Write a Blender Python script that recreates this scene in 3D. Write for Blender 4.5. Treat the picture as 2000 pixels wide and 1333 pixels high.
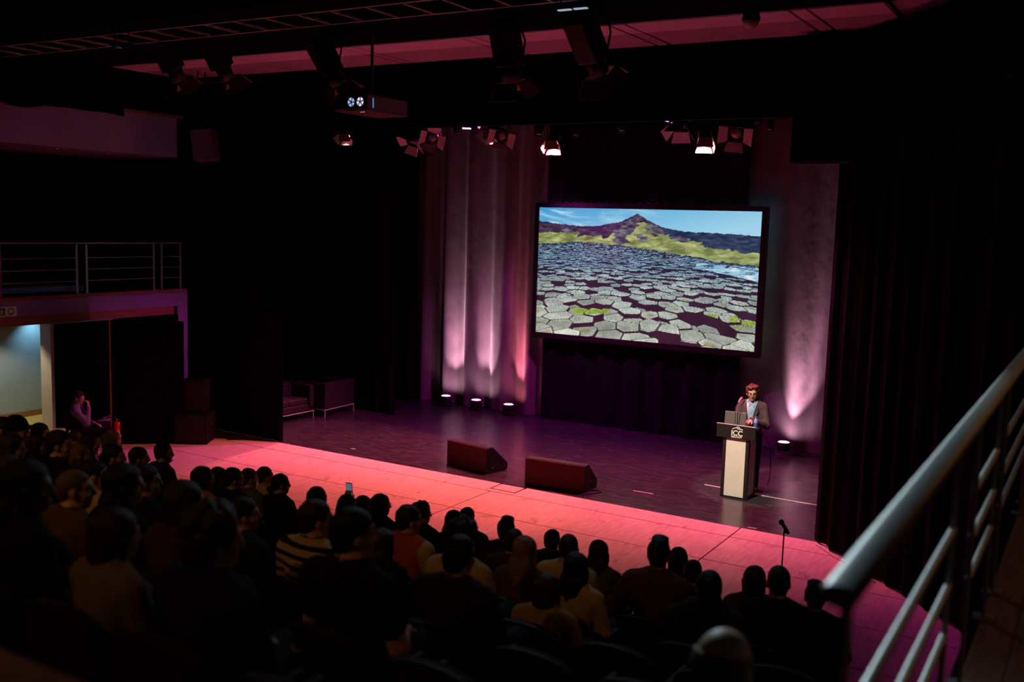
import bpy, bmesh, math, random
import numpy as np
from mathutils import Vector, Matrix, Euler

random.seed(7)
SC = bpy.context.scene
COL = SC.collection
for o in list(bpy.data.objects):
    bpy.data.objects.remove(o)

# ------------------------------------------------------------------ camera
# world: X along the stage (to the right), Y into the stage, Z up; camera on the right-hand gallery
cam_data = bpy.data.cameras.new('camera')
cam = bpy.data.objects.new('camera', cam_data)
COL.objects.link(cam)
RC = np.array([[0.857003, -0.085008, 0.508252],
               [0.514481, 0.085162, -0.853263],
               [0.029250, 0.992734, 0.116719]])
M = Matrix.Identity(4)
for i in range(3):
    for j in range(3):
        M[i][j] = RC[i, j]
q = M.to_quaternion()
cam.rotation_mode = 'QUATERNION'
cam.rotation_quaternion = q
cam.location = (0, 0, 4.34)
cam_data.sensor_width = 36
cam_data.lens = 35.1
cam_data.clip_end = 200
cam_data.clip_start = 0.05
cam_data.dof.use_dof = True
cam_data.dof.focus_distance = 17.0
cam_data.dof.aperture_fstop = 1.6
SC.camera = cam

# ------------------------------------------------------------------ world, exposure
world = bpy.data.worlds.new('dark_hall')
SC.world = world
world.use_nodes = True
world.node_tree.nodes['Background'].inputs[0].default_value = (0.02, 0.025, 0.06, 1)
world.node_tree.nodes['Background'].inputs[1].default_value = 0.02
SC.view_settings.view_transform = 'Standard'
SC.view_settings.look = 'None'
SC.view_settings.exposure = 0.0
SC.view_settings.gamma = 1.0
SC.view_settings.use_curve_mapping = False
SC.cycles.use_denoising = True
SC.cycles.max_bounces = 5
SC.cycles.sample_clamp_indirect = 4.0

def spot(name, loc, target, power, color, angle, blend=0.4, radius=0.05, parent=None):
    d = bpy.data.lights.new(name, 'SPOT')
    d.energy = power; d.color = color; d.spot_size = math.radians(angle); d.spot_blend = blend
    d.shadow_soft_size = radius
    o = bpy.data.objects.new(name, d); COL.objects.link(o)
    o.location = loc
    v = Vector(target) - Vector(loc)
    o.rotation_euler = v.to_track_quat('-Z', 'Y').to_euler()
    if parent is not None:
        o.parent = parent
        o.matrix_parent_inverse = Matrix.Translation(-Vector(parent.location))
    return o

# ------------------------------------------------------------------ materials
MATS = {}
def mat(name, color, rough=0.6, metal=0.0, spec=0.5, nscale=None, namt=0.25, bump=0.0, bscale=40, emit=None, estr=0.0, sheen=0.0, stretch=None, trans=0.0):
    m = bpy.data.materials.new(name)
    m.use_nodes = True
    nt = m.node_tree; b = nt.nodes['Principled BSDF']
    b.inputs['Base Color'].default_value = (*color, 1)
    b.inputs['Roughness'].default_value = rough
    b.inputs['Metallic'].default_value = metal
    b.inputs['Specular IOR Level'].default_value = spec
    if sheen:
        b.inputs['Sheen Weight'].default_value = sheen
    if trans:
        b.inputs['Transmission Weight'].default_value = trans
    if emit:
        b.inputs['Emission Color'].default_value = (*emit, 1)
        b.inputs['Emission Strength'].default_value = estr
    if nscale or bump:
        tc = nt.nodes.new('ShaderNodeTexCoord')
        mp = nt.nodes.new('ShaderNodeMapping')
        nt.links.new(tc.outputs['Object'], mp.inputs[0])
        if stretch: mp.inputs['Scale'].default_value = stretch
    if nscale:
        n = nt.nodes.new('ShaderNodeTexNoise'); n.inputs['Scale'].default_value = nscale; n.inputs['Detail'].default_value = 5
        nt.links.new(mp.outputs[0], n.inputs['Vector'])
        r = nt.nodes.new('ShaderNodeValToRGB')
        r.color_ramp.elements[0].position = 0.3; r.color_ramp.elements[1].position = 0.7
        r.color_ramp.elements[0].color = tuple(c * (1 - namt) for c in color) + (1,)
        r.color_ramp.elements[1].color = tuple(min(1, c * (1 + namt)) for c in color) + (1,)
        nt.links.new(n.outputs['Fac'], r.inputs['Fac'])
        nt.links.new(r.outputs[0], b.inputs['Base Color'])
    if bump:
        n2 = nt.nodes.new('ShaderNodeTexNoise'); n2.inputs['Scale'].default_value = bscale; n2.inputs['Detail'].default_value = 4
        nt.links.new(mp.outputs[0], n2.inputs['Vector'])
        bp = nt.nodes.new('ShaderNodeBump'); bp.inputs['Strength'].default_value = bump; bp.inputs['Distance'].default_value = 0.02
        nt.links.new(n2.outputs['Fac'], bp.inputs['Height'])
        nt.links.new(bp.outputs[0], b.inputs['Normal'])
    MATS[name] = m
    return m

def srgb(r, g, b):
    f = lambda c: (c / 255 / 12.92) if c / 255 <= 0.04045 else ((c / 255 + 0.055) / 1.055) ** 2.4
    return (f(r), f(g), f(b))

mat('black_drape', (0.0035, 0.003, 0.0045), 0.95, spec=0.1, nscale=3, namt=0.3, bump=0.25, bscale=9, stretch=(1, 1, 0.35))
mat('velour', (0.16, 0.125, 0.145), 0.9, spec=0.15, nscale=2.2, namt=0.22, bump=0.55, bscale=7, stretch=(1, 1, 0.5), sheen=0.15)
mat('mask_drape', (0.010, 0.009, 0.014), 0.95, spec=0.1, nscale=4, namt=0.3, bump=0.2, bscale=8, stretch=(1, 1, 0.3))
mat('leg_drape', (0.007, 0.004, 0.007), 0.95, spec=0.1, nscale=4, namt=0.3, bump=0.2, bscale=8, stretch=(1, 1, 0.3))
mat('black_paint', (0.003, 0.003, 0.005), 0.9, spec=0.05, nscale=4, namt=0.3)
mat('black_metal', (0.018, 0.018, 0.02), 0.5, spec=0.4, nscale=20, namt=0.25)
mat('door_metal', (0.10, 0.09, 0.095), 0.55, metal=0.0, spec=0.3, nscale=20, namt=0.2)
mat('pale_leaf', (0.75, 0.62, 0.72), 0.5, nscale=20, namt=0.1)
mat('leaf_red_lit', (0.22, 0.09, 0.09), 0.6, nscale=20, namt=0.1)  # black leaf coloured dull red for the light bouncing off the apron
mat('jamb_paint', (0.72, 0.68, 0.66), 0.5, nscale=4, namt=0.05)
mat('rung_metal', (0.50, 0.44, 0.46), 0.45, metal=0.3, nscale=20, namt=0.2)
mat('white_paint', (0.42, 0.38, 0.50), 0.6, nscale=2, namt=0.06)
mat('soffit_lit', (0.95, 0.62, 0.95), 0.55, nscale=2, namt=0.05)  # brighter strip of the soffit, the pink light put into its colour
mat('soffit_shaded', (0.52, 0.34, 0.58), 0.6, nscale=2, namt=0.05)  # darker copy for the soffit strip in shadow, shade put into the colour
mat('grey_trim', (0.06, 0.06, 0.065), 0.6, nscale=5, namt=0.1)
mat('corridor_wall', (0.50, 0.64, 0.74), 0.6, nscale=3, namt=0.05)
mat('wood_trim', (0.42, 0.19, 0.08), 0.5, nscale=6, namt=0.3, stretch=(12, 1, 12))
mat('wood_floor_gallery', (0.16, 0.060, 0.022), 0.55, nscale=5, namt=0.35, stretch=(14, 1, 1))
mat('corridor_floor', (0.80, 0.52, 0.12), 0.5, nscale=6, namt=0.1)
mat('steel', (0.74, 0.74, 0.74), 0.40, metal=0.55, nscale=30, namt=0.08)
mat('steel_dull', (0.45, 0.44, 0.45), 0.4, metal=0.8, nscale=30, namt=0.1)
mat('chrome', (0.75, 0.75, 0.75), 0.15, metal=1.0, nscale=30, namt=0.05)
mat('seat_fabric', (0.016, 0.014, 0.018), 0.9, spec=0.15, nscale=30, namt=0.3, bump=0.15, bscale=120, sheen=0.1)
mat('seat_shell', (0.022, 0.016, 0.014), 0.6, spec=0.15, nscale=8, namt=0.2)
mat('riser_carpet', (0.02, 0.015, 0.018), 0.95, spec=0.1, nscale=40, namt=0.4)
mat('cab_black', (0.006, 0.005, 0.006), 0.75, spec=0.2, nscale=40, namt=0.3, bump=0.2, bscale=200)
mat('cab_red_lit', (0.05, 0.006, 0.010), 0.6, spec=0.2, nscale=30, namt=0.15)  # back of the black wedges, red bounce light put into the colour
mat('grille', (0.014, 0.013, 0.014), 0.6, metal=0.3, nscale=90, namt=0.4)
mat('lectern_black', (0.014, 0.015, 0.014), 0.35, spec=0.5, nscale=20, namt=0.15)
mat('lectern_white', (0.80, 0.77, 0.70), 0.55, nscale=4, namt=0.04)
mat('white_print', (0.85, 0.85, 0.83), 0.6, nscale=8, namt=0.03)
mat('laptop_grey', (0.20, 0.19, 0.20), 0.4, metal=0.5, nscale=30, namt=0.05)
mat('screen_off', (0.02, 0.02, 0.025), 0.3, nscale=8, namt=0.1)
mat('bottle_plastic', (0.35, 0.55, 0.85), 0.12, spec=0.6, nscale=6, namt=0.1, trans=0.3)
mat('bottle_label', (0.05, 0.10, 0.5), 0.5, nscale=6, namt=0.1)
mat('mic_foam', (0.30, 0.12, 0.15), 0.9, nscale=60, namt=0.3)
mat('mic_black', (0.012, 0.012, 0.012), 0.6, nscale=60, namt=0.3)
mat('cable', (0.010, 0.010, 0.010), 0.6, nscale=20, namt=0.2)
mat('tape_white', (0.55, 0.50, 0.50), 0.6, nscale=30, namt=0.3)
mat('sofa_leather', (0.022, 0.013, 0.017), 0.5, nscale=10, namt=0.15, bump=0.1, bscale=60)
mat('red_paint', (0.75, 0.02, 0.03), 0.3, spec=0.6, nscale=5, namt=0.05)
mat('brass', (0.80, 0.55, 0.22), 0.25, metal=1.0, nscale=20, namt=0.1)
mat('sign_cream', (0.55, 0.50, 0.38), 0.6, nscale=6, namt=0.06, emit=(0.6, 0.5, 0.3), estr=0.02)
mat('sign_green', (0.03, 0.10, 0.05), 0.6, nscale=6, namt=0.1)
mat('speaker_grey', (0.10, 0.10, 0.14), 0.7, nscale=30, namt=0.15)
mat('projector_grey', (0.30, 0.29, 0.28), 0.5, nscale=12, namt=0.1)
mat('projector_under', (0.12, 0.05, 0.07), 0.5, nscale=12, namt=0.1)
mat('glow_blue', (0.05, 0.05, 0.1), 0.2, nscale=20, namt=0.4, emit=(0.45, 0.60, 1.0), estr=0.75)
mat('glow_violet', (0.1, 0.08, 0.15), 0.2, nscale=20, namt=0.4, emit=(0.85, 0.75, 1.0), estr=0.9)
mat('glow_cyan', (0.05, 0.08, 0.1), 0.3, nscale=20, namt=0.2, emit=(0.18, 0.45, 0.8), estr=0.45)
mat('glow_green', (0.1, 0.1, 0.05), 0.3, nscale=20, namt=0.2, emit=(0.75, 0.75, 0.45), estr=0.7)
mat('sticker', (0.45, 0.42, 0.22), 0.6, nscale=8, namt=0.1)
mat('lens_dark', (0.30, 0.28, 0.30), 0.08, spec=0.9, nscale=6, namt=0.1)
mat('lens_lit', (0.3, 0.1, 0.12), 0.2, nscale=6, namt=0.1, emit=(1.0, 0.25, 0.35), estr=3.0)
mat('lens_up', (0.5, 0.4, 0.45), 0.2, nscale=6, namt=0.1, emit=(1.0, 0.72, 0.85), estr=5.0)
mat('lens_cool', (0.3, 0.3, 0.35), 0.3, nscale=6, namt=0.1, emit=(0.6, 0.75, 1.0), estr=0.5)
mat('lens_warm', (0.3, 0.25, 0.2), 0.3, nscale=6, namt=0.1, emit=(1.0, 0.6, 0.25), estr=0.8)
mat('dome_white', (0.5, 0.5, 0.5), 0.25, nscale=6, namt=0.1)
mat('paper', (0.6, 0.55, 0.45), 0.8, nscale=6, namt=0.1)
mat('phone_screen', (0.05, 0.06, 0.08), 0.2, nscale=6, namt=0.1, emit=(0.5, 0.65, 0.9), estr=0.18)
# people
mat('skin_light', (0.52, 0.30, 0.21), 0.55, nscale=12, namt=0.12)
mat('skin_tan', (0.38, 0.20, 0.13), 0.55, nscale=12, namt=0.12)
mat('skin_dark', (0.13, 0.065, 0.045), 0.55, nscale=12, namt=0.12)
mat('hair_black', (0.008, 0.007, 0.007), 0.5, spec=0.3, nscale=40, namt=0.5, bump=0.4, bscale=60, stretch=(3, 3, 0.5))
mat('hair_brown', (0.030, 0.016, 0.009), 0.5, spec=0.35, nscale=40, namt=0.5, bump=0.4, bscale=60, stretch=(3, 3, 0.5))
mat('hair_wavy_brown', (0.085, 0.030, 0.018), 0.5, spec=0.35, nscale=40, namt=0.5, bump=0.5, bscale=50, stretch=(2, 2, 0.8))
mat('hair_blond', (0.22, 0.12, 0.05), 0.5, spec=0.35, nscale=40, namt=0.4, bump=0.4, bscale=60, stretch=(3, 3, 0.5))
mat('hair_grey', (0.14, 0.12, 0.11), 0.6, spec=0.3, nscale=40, namt=0.4, bump=0.4, bscale=60)
mat('stubble', (0.10, 0.06, 0.045), 0.7, nscale=90, namt=0.35)
def cloth(name, c, **k): mat(name, c, 0.9, spec=0.15, nscale=9, namt=0.18, bump=0.2, bscale=25, **k)
cloth('c_black', (0.010, 0.010, 0.012)); cloth('c_charcoal', (0.025, 0.022, 0.024)); cloth('c_navy', (0.014, 0.018, 0.04))
cloth('c_white', (0.55, 0.50, 0.46)); cloth('c_cream', (0.50, 0.36, 0.20)); cloth('c_red', (0.42, 0.07, 0.06))
cloth('c_brown', (0.10, 0.05, 0.03)); cloth('c_tan', (0.36, 0.22, 0.10)); cloth('c_grey', (0.10, 0.09, 0.09))
cloth('c_olive', (0.11, 0.08, 0.03)); cloth('c_plum', (0.06, 0.025, 0.05)); cloth('c_blue', (0.05, 0.08, 0.16))
cloth('c_denim', (0.02, 0.025, 0.045)); cloth('c_blazer', (0.075, 0.048, 0.062)); cloth('c_sky', (0.30, 0.45, 0.66))
cloth('c_dimwhite', (0.20, 0.20, 0.25)); cloth('c_sand', (0.17, 0.12, 0.085)); cloth('c_trouser', (0.012, 0.010, 0.014))
mat('shoe_brown', (0.22, 0.10, 0.03), 0.4, nscale=12, namt=0.2)
mat('shoe_black', (0.012, 0.012, 0.012), 0.4, nscale=12, namt=0.2)
mat('eye_white', (0.75, 0.72, 0.70), 0.2, nscale=6, namt=0.02)
mat('eye_dark', (0.02, 0.012, 0.01), 0.15, nscale=6, namt=0.1)
mat('glasses', (0.05, 0.03, 0.03), 0.3, metal=0.4, nscale=6, namt=0.1)
mat('lip', (0.36, 0.12, 0.11), 0.5, nscale=12, namt=0.1)

def striped_mat():
    m = bpy.data.materials.new('c_striped'); m.use_nodes = True; nt = m.node_tree; b = nt.nodes['Principled BSDF']
    b.inputs['Roughness'].default_value = 0.9; b.inputs['Specular IOR Level'].default_value = 0.1
    tc = nt.nodes.new('ShaderNodeTexCoord'); sx = nt.nodes.new('ShaderNodeSeparateXYZ')
    nt.links.new(tc.outputs['Object'], sx.inputs[0])
    mu = nt.nodes.new('ShaderNodeMath'); mu.operation = 'MULTIPLY'; mu.inputs[1].default_value = 16.5
    nt.links.new(sx.outputs['Z'], mu.inputs[0])
    fr = nt.nodes.new('ShaderNodeMath'); fr.operation = 'FRACT'; nt.links.new(mu.outputs[0], fr.inputs[0])
    r = nt.nodes.new('ShaderNodeValToRGB'); r.color_ramp.interpolation = 'CONSTANT'
    r.color_ramp.elements[0].color = (0.008, 0.008, 0.01, 1)
    r.color_ramp.elements[1].position = 0.42; r.color_ramp.elements[1].color = (0.5, 0.36, 0.2, 1)
    nt.links.new(fr.outputs[0], r.inputs[0]); nt.links.new(r.outputs[0], b.inputs['Base Color'])
    MATS['c_striped'] = m
striped_mat()

def floor_mats():
    # plywood apron: pale boards, grain along X, scuffs and dirt
    m = bpy.data.materials.new('apron_board'); m.use_nodes = True; nt = m.node_tree; b = nt.nodes['Principled BSDF']
    L = nt.links.new
    tc = nt.nodes.new('ShaderNodeTexCoord'); mp = nt.nodes.new('ShaderNodeMapping'); mp.inputs['Scale'].default_value = (6, 0.9, 1)
    L(tc.outputs['Object'], mp.inputs[0])
    n = nt.nodes.new('ShaderNodeTexNoise'); n.inputs['Scale'].default_value = 3.2; n.inputs['Detail'].default_value = 6; L(mp.outputs[0], n.inputs['Vector'])
    r = nt.nodes.new('ShaderNodeValToRGB'); r.color_ramp.elements[0].position = 0.35; r.color_ramp.elements[1].position = 0.62
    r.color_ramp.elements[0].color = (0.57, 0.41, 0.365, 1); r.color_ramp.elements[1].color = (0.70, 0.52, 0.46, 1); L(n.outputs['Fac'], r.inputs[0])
    n2 = nt.nodes.new('ShaderNodeTexNoise'); n2.inputs['Scale'].default_value = 1.3; n2.inputs['Detail'].default_value = 8; n2.inputs['Roughness'].default_value = 0.75
    mp2 = nt.nodes.new('ShaderNodeMapping'); mp2.inputs['Scale'].default_value = (1.6, 1.0, 1); L(tc.outputs['Object'], mp2.inputs[0]); L(mp2.outputs[0], n2.inputs['Vector'])
    r2 = nt.nodes.new('ShaderNodeValToRGB'); r2.color_ramp.elements[0].position = 0.34; r2.color_ramp.elements[1].position = 0.43
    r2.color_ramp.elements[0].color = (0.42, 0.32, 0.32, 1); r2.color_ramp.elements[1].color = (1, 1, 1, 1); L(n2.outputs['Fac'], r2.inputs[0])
    mx = nt.nodes.new('ShaderNodeMix'); mx.data_type = 'RGBA'; mx.blend_type = 'MULTIPLY'; mx.inputs[0].default_value = 1
    L(r.outputs[0], mx.inputs[6]); L(r2.outputs[0], mx.inputs[7]); L(mx.outputs[2], b.inputs['Base Color'])
    b.inputs['Roughness'].default_value = 0.42; b.inputs['Specular IOR Level'].default_value = 0.35
    MATS['apron_board'] = m
    # black stage vinyl: satin, scuffed
    m = bpy.data.materials.new('stage_vinyl'); m.use_nodes = True; nt = m.node_tree; b = nt.nodes['Principled BSDF']; L = nt.links.new
    tc = nt.nodes.new('ShaderNodeTexCoord'); mp = nt.nodes.new('ShaderNodeMapping'); mp.inputs['Scale'].default_value = (1.0, 5, 1); mp.inputs['Rotation'].default_value = (0, 0, 0.2)
    L(tc.outputs['Object'], mp.inputs[0])
    n = nt.nodes.new('ShaderNodeTexNoise'); n.inputs['Scale'].default_value = 2.5; n.inputs['Detail'].default_value = 9; n.inputs['Roughness'].default_value = 0.7; L(mp.outputs[0], n.inputs['Vector'])
    r = nt.nodes.new('ShaderNodeValToRGB'); r.color_ramp.elements[0].position = 0.42; r.color_ramp.elements[1].position = 0.68
    r.color_ramp.elements[0].color = (0.022, 0.019, 0.028, 1); r.color_ramp.elements[1].color = (0.055, 0.045, 0.06, 1); L(n.outputs['Fac'], r.inputs[0])
    mp3 = nt.nodes.new('ShaderNodeMapping'); mp3.inputs['Scale'].default_value = (3.5, 22, 1); mp3.inputs['Rotation'].default_value = (0, 0, -0.12); L(tc.outputs['Object'], mp3.inputs[0])
    n5 = nt.nodes.new('ShaderNodeTexNoise'); n5.inputs['Scale'].default_value = 1.6; n5.inputs['Detail'].default_value = 4; L(mp3.outputs[0], n5.inputs['Vector'])
    r5 = nt.nodes.new('ShaderNodeValToRGB'); r5.color_ramp.elements[0].position = 0.62; r5.color_ramp.elements[1].position = 0.74
    r5.color_ramp.elements[0].color = (0, 0, 0, 1); r5.color_ramp.elements[1].color = (0.09, 0.075, 0.085, 1); L(n5.outputs['Fac'], r5.inputs[0])
    ad = nt.nodes.new('ShaderNodeMix'); ad.data_type = 'RGBA'; ad.blend_type = 'ADD'; ad.inputs[0].default_value = 1
    L(r.outputs[0], ad.inputs[6]); L(r5.outputs[0], ad.inputs[7]); L(ad.outputs[2], b.inputs['Base Color'])
    r3 = nt.nodes.new('ShaderNodeValToRGB'); r3.color_ramp.elements[0].color = (0.17, 0.17, 0.17, 1); r3.color_ramp.elements[1].color = (0.34, 0.34, 0.34, 1); L(n.outputs['Fac'], r3.inputs[0])
    L(r3.outputs[0], b.inputs['Roughness'])
    b.inputs['Specular IOR Level'].default_value = 0.35
    MATS['stage_vinyl'] = m
floor_mats()

# ------------------------------------------------------------------ mesh builder
def rotm(rx=0, ry=0, rz=0):
    return Euler((rx, ry, rz)).to_matrix()

class MB:
    def __init__(self): self.v = []; self.f = []; self.s = []
    def add(self, vs, fs, sm=False):
        o = len(self.v); self.v += [tuple(p) for p in vs]
        for k in fs: self.f.append(tuple(i + o for i in k)); self.s.append(sm)
        return self
    def box(self, c, s, rot=None, ch=0.0):
        hx, hy, hz = s[0] / 2, s[1] / 2, s[2] / 2
        R = rot if rot is not None else Matrix.Identity(3)
        cc = Vector(c)
        if ch <= 0:
            vs = [cc + R @ Vector((x, y, z)) for x in (-hx, hx) for y in (-hy, hy) for z in (-hz, hz)]
            return self.add(vs, [(0, 1, 3, 2), (4, 6, 7, 5), (0, 4, 5, 1), (2, 3, 7, 6), (0, 2, 6, 4), (1, 5, 7, 3)])
        ch = min(ch, hx * .9, hy * .9, hz * .9)
        bm = bmesh.new()
        vv = [bm.verts.new((x, y, z)) for x in (-hx, hx) for y in (-hy, hy) for z in (-hz, hz)]
        for k in [(0, 1, 3, 2), (4, 6, 7, 5), (0, 4, 5, 1), (2, 3, 7, 6), (0, 2, 6, 4), (1, 5, 7, 3)]:
            bm.faces.new([vv[i] for i in k])
        bmesh.ops.bevel(bm, geom=list(bm.edges), offset=ch, segments=2, profile=0.5, affect='EDGES')
        bm.verts.index_update()
        vs = [cc + R @ v.co for v in bm.verts]; fs = [[v.index for v in f.verts] for f in bm.faces]
        bm.free()
        return self.add(vs, fs, False)
    def cyl(self, p0, p1, r0, r1=None, n=14, caps=True, sm=True):
        r1 = r0 if r1 is None else r1
        p0 = Vector(p0); p1 = Vector(p1); d = (p1 - p0).normalized()
        a = d.orthogonal().normalized(); b = d.cross(a)
        vs = []
        for p, r in ((p0, r0), (p1, r1)):
            for i in range(n):
                t = 2 * math.pi * i / n; vs.append(p + (a * math.cos(t) + b * math.sin(t)) * r)
        self.add(vs, [(i, (i + 1) % n, n + (i + 1) % n, n + i) for i in range(n)], sm)
        if caps:
            self.add(vs[:n], [tuple(reversed(range(n)))]); self.add(vs[n:], [tuple(range(n))])
        return self
    def tube(self, pts, r, n=8, caps=True):
        pts = [Vector(p) for p in pts]
        rs = r if isinstance(r, (list, tuple)) else [r] * len(pts)
        vs = []; a = None
        for i, p in enumerate(pts):
            d = (pts[min(i + 1, len(pts) - 1)] - pts[max(i - 1, 0)]).normalized()
            if a is None: a = d.orthogonal().normalized()
            else:
                a = (a - d * a.dot(d)).normalized()
            b = d.cross(a)
            for j in range(n):
                t = 2 * math.pi * j / n; vs.append(p + (a * math.cos(t) + b * math.sin(t)) * rs[i])
        fs = []
        for i in range(len(pts) - 1):
            for j in range(n):
                fs.append((i * n + j, i * n + (j + 1) % n, (i + 1) * n + (j + 1) % n, (i + 1) * n + j))
        self.add(vs, fs, True)
        if caps:
            self.add(vs[:n], [tuple(reversed(range(n)))]); self.add(vs[-n:], [tuple(range(n))])
        return self
    def lathe(self, prof, c=(0, 0, 0), n=20, rot=None, sm=True, caps=None):
        R = rot if rot is not None else Matrix.Identity(3); c = Vector(c); vs = []
        for r, z in prof:
            for j in range(n):
                t = 2 * math.pi * j / n; vs.append(c + R @ Vector((r * math.cos(t), r * math.sin(t), z)))
        fs = []
        for i in range(len(prof) - 1):
            for j in range(n):
                fs.append((i * n + j, i * n + (j + 1) % n, (i + 1) * n + (j + 1) % n, (i + 1) * n + j))
        self.add(vs, fs, sm)
        ring = abs(prof[0][0] - prof[-1][0]) < 1e-6 and prof[0][0] > 0.002      # closed ring: join the ends instead of capping
        if caps is None: caps = (not ring, not ring)
        if ring and not any(caps):
            k = (len(prof) - 1) * n
            self.add(vs, [(k + j, k + (j + 1) % n, (j + 1) % n, j) for j in range(n)], sm)
        if caps[0]: self.add(vs[:n], [tuple(reversed(range(n)))])
        if caps[1]: self.add(vs[-n:], [tuple(range(n))])
        return self
    def prism(self, poly, h0, h1, fn):
        # poly: list of (a,b); fn(a,b,h)->xyz
        n = len(poly)
        vs = [fn(a, b, h0) for a, b in poly] + [fn(a, b, h1) for a, b in poly]
        fs = [(i, (i + 1) % n, n + (i + 1) % n, n + i) for i in range(n)]
        fs += [tuple(reversed(range(n))), tuple(range(n, 2 * n))]
        return self.add(vs, fs)
    def ball(self, c, r, nu=14, nv=9, rot=None):
        if not isinstance(r, (tuple, list)): r = (r, r, r)
        R = rot if rot is not None else Matrix.Identity(3); c = Vector(c); vs = []
        for i in range(1, nv):
            ph = math.pi * i / nv
            for j in range(nu):
                t = 2 * math.pi * j / nu
                vs.append(c + R @ Vector((r[0] * math.sin(ph) * math.cos(t), r[1] * math.sin(ph) * math.sin(t), r[2] * math.cos(ph))))
        k = len(vs); vs += [c + R @ Vector((0, 0, r[2])), c + R @ Vector((0, 0, -r[2]))]
        fs = []
        for i in range(nv - 2):
            for j in range(nu):
                fs.append((i * nu + j, (i + 1) * nu + j, (i + 1) * nu + (j + 1) % nu, i * nu + (j + 1) % nu))
        for j in range(nu):
            fs.append((k, j, (j + 1) % nu)); b = (nv - 2) * nu; fs.append((k + 1, b + (j + 1) % nu, b + j))
        return self.add(vs, fs, True)
    def mesh(self, name):
        me = bpy.data.meshes.new(name); me.from_pydata(self.v, [], self.f)
        me.polygons.foreach_set('use_smooth', self.s); me.update()
        bm = bmesh.new(); bm.from_mesh(me); bmesh.ops.recalc_face_normals(bm, faces=bm.faces); bm.to_mesh(me); bm.free()
        return me
    def build(self, name, m, parent=None, loc=None, rz=0.0):
        me = self.mesh(name)
        if m: me.materials.append(MATS[m] if isinstance(m, str) else m)
        o = bpy.data.objects.new(name, me); COL.objects.link(o)
        if parent is not None: o.parent = parent
        if loc is not None: o.location = loc
        if rz: o.rotation_euler = (0, 0, rz)
        return o

def obj_from(name, me, m, parent=None, loc=None):
    o = bpy.data.objects.new(name, me); COL.objects.link(o)
    if parent is not None: o.parent = parent
    if loc is not None: o.location = loc
    if m:
        if len(me.materials) == 0: me.materials.append(None)
        o.material_slots[0].link = 'OBJECT'; o.material_slots[0].material = MATS[m]
    return o

def tag(o, label, cat, group=None, kind=None):
    o['label'] = label; o['category'] = cat
    if group: o['group'] = group
    if kind: o['kind'] = kind
    return o
def thing(name, label, cat, loc=(0, 0, 0), rz=0, group=None):
    o = bpy.data.objects.new(name, None); COL.objects.link(o)
    o.empty_display_size = 0.1
    o.location = loc; o.rotation_euler = (0, 0, rz)
    return tag(o, label, cat, group)
def struct(o, label, cat='structure'):
    o['kind'] = 'structure'; o['label'] = label; o['category'] = cat
    return o

# ------------------------------------------------------------------ value noise for painting and folds
def vnoise(x, y, seed=0):
    xi = np.floor(x).astype(np.int64); yi = np.floor(y).astype(np.int64); xf = x - xi; yf = y - yi
    def h(a, b):
        n = (a * 374761393 + b * 668265263 + seed * 144665) & 0x7fffffff
        n = ((n ^ (n >> 13)) * 1274126177) & 0x7fffffff
        return ((n ^ (n >> 16)) & 0xffff) / 65535.0
    u = xf * xf * (3 - 2 * xf); v = yf * yf * (3 - 2 * yf)
    return (h(xi, yi) * (1 - u) + h(xi + 1, yi) * u) * (1 - v) + (h(xi, yi + 1) * (1 - u) + h(xi + 1, yi + 1) * u) * v
def fbm(x, y, seed=0, oct=4):
    s = 0; a = 0.5; t = 0
    for i in range(oct):
        s = s + a * vnoise(x * 2 ** i, y * 2 ** i, seed + i * 17); t += a; a *= 0.5
    return s / t
# ================================================================== THE ROOM
def slab(name, x0, x1, y0, y1, z0, z1, m, label, parent=None):
    b = MB().box((0, 0, 0), (x1 - x0, y1 - y0, z1 - z0))
    o = b.build(name, m, parent, ((x0 + x1) / 2, (y0 + y1) / 2, (z0 + z1) / 2))
    if parent is None: struct(o, label)
    return o

# sub floor, then the floor boards on it
floor = slab('floor', -22, 1.5, -6, 24, -0.35, -0.03, 'grey_trim', 'dark sub floor under the whole hall')
apron = bpy.data.objects.new('floor_apron', None); COL.objects.link(apron); struct(apron, 'pale plywood floor boards in front of the stage lit pink', 'floor')
ys = [(13.5, 14.02), (12.36, 13.5), (11.2, 12.36), (10.05, 11.2), (8.45, 10.05)]
xs = [-18.0, -16.37, -12.37, -8.37, -4.34, -0.45]
gap = 0.020
for yi, (y0, y1) in enumerate(ys):
    for xi in range(len(xs) - 1):
        x0, x1 = xs[xi], xs[xi + 1]
        if yi == 0 and x0 == -12.37:
            # strip board left of the hatch and right of it: cut so the hatch fits
            pass
        if yi == 0 and x0 == -8.37:
            segs = [(x0 + 0.39, x1)]
        elif yi == 0 and x1 == -8.37:
            segs = [(x0, x1 - 0.10)]
        else:
            segs = [(x0, x1)]
        for a, b in segs:
            bb = MB().box((0, 0, 0), (b - a - gap, y1 - y0 - gap, 0.03), ch=0.002)
            o = bb.build('floor_panel', 'apron_board', apron, ((a + b) / 2, (y0 + y1) / 2, -0.015))
# pieces round the small hatch in the strip board
MB().box((0, 0, 0), (0.49, 0.13 - gap, 0.03)).build('floor_panel', 'apron_board', apron, (-8.225, 13.565 + .005, -0.015))
hatch = MB().box((0, 0, 0), (0.43, 0.325, 0.03), ch=0.002).build('floor_hatch', 'apron_board', apron, (-8.225, 13.83, -0.015))
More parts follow.
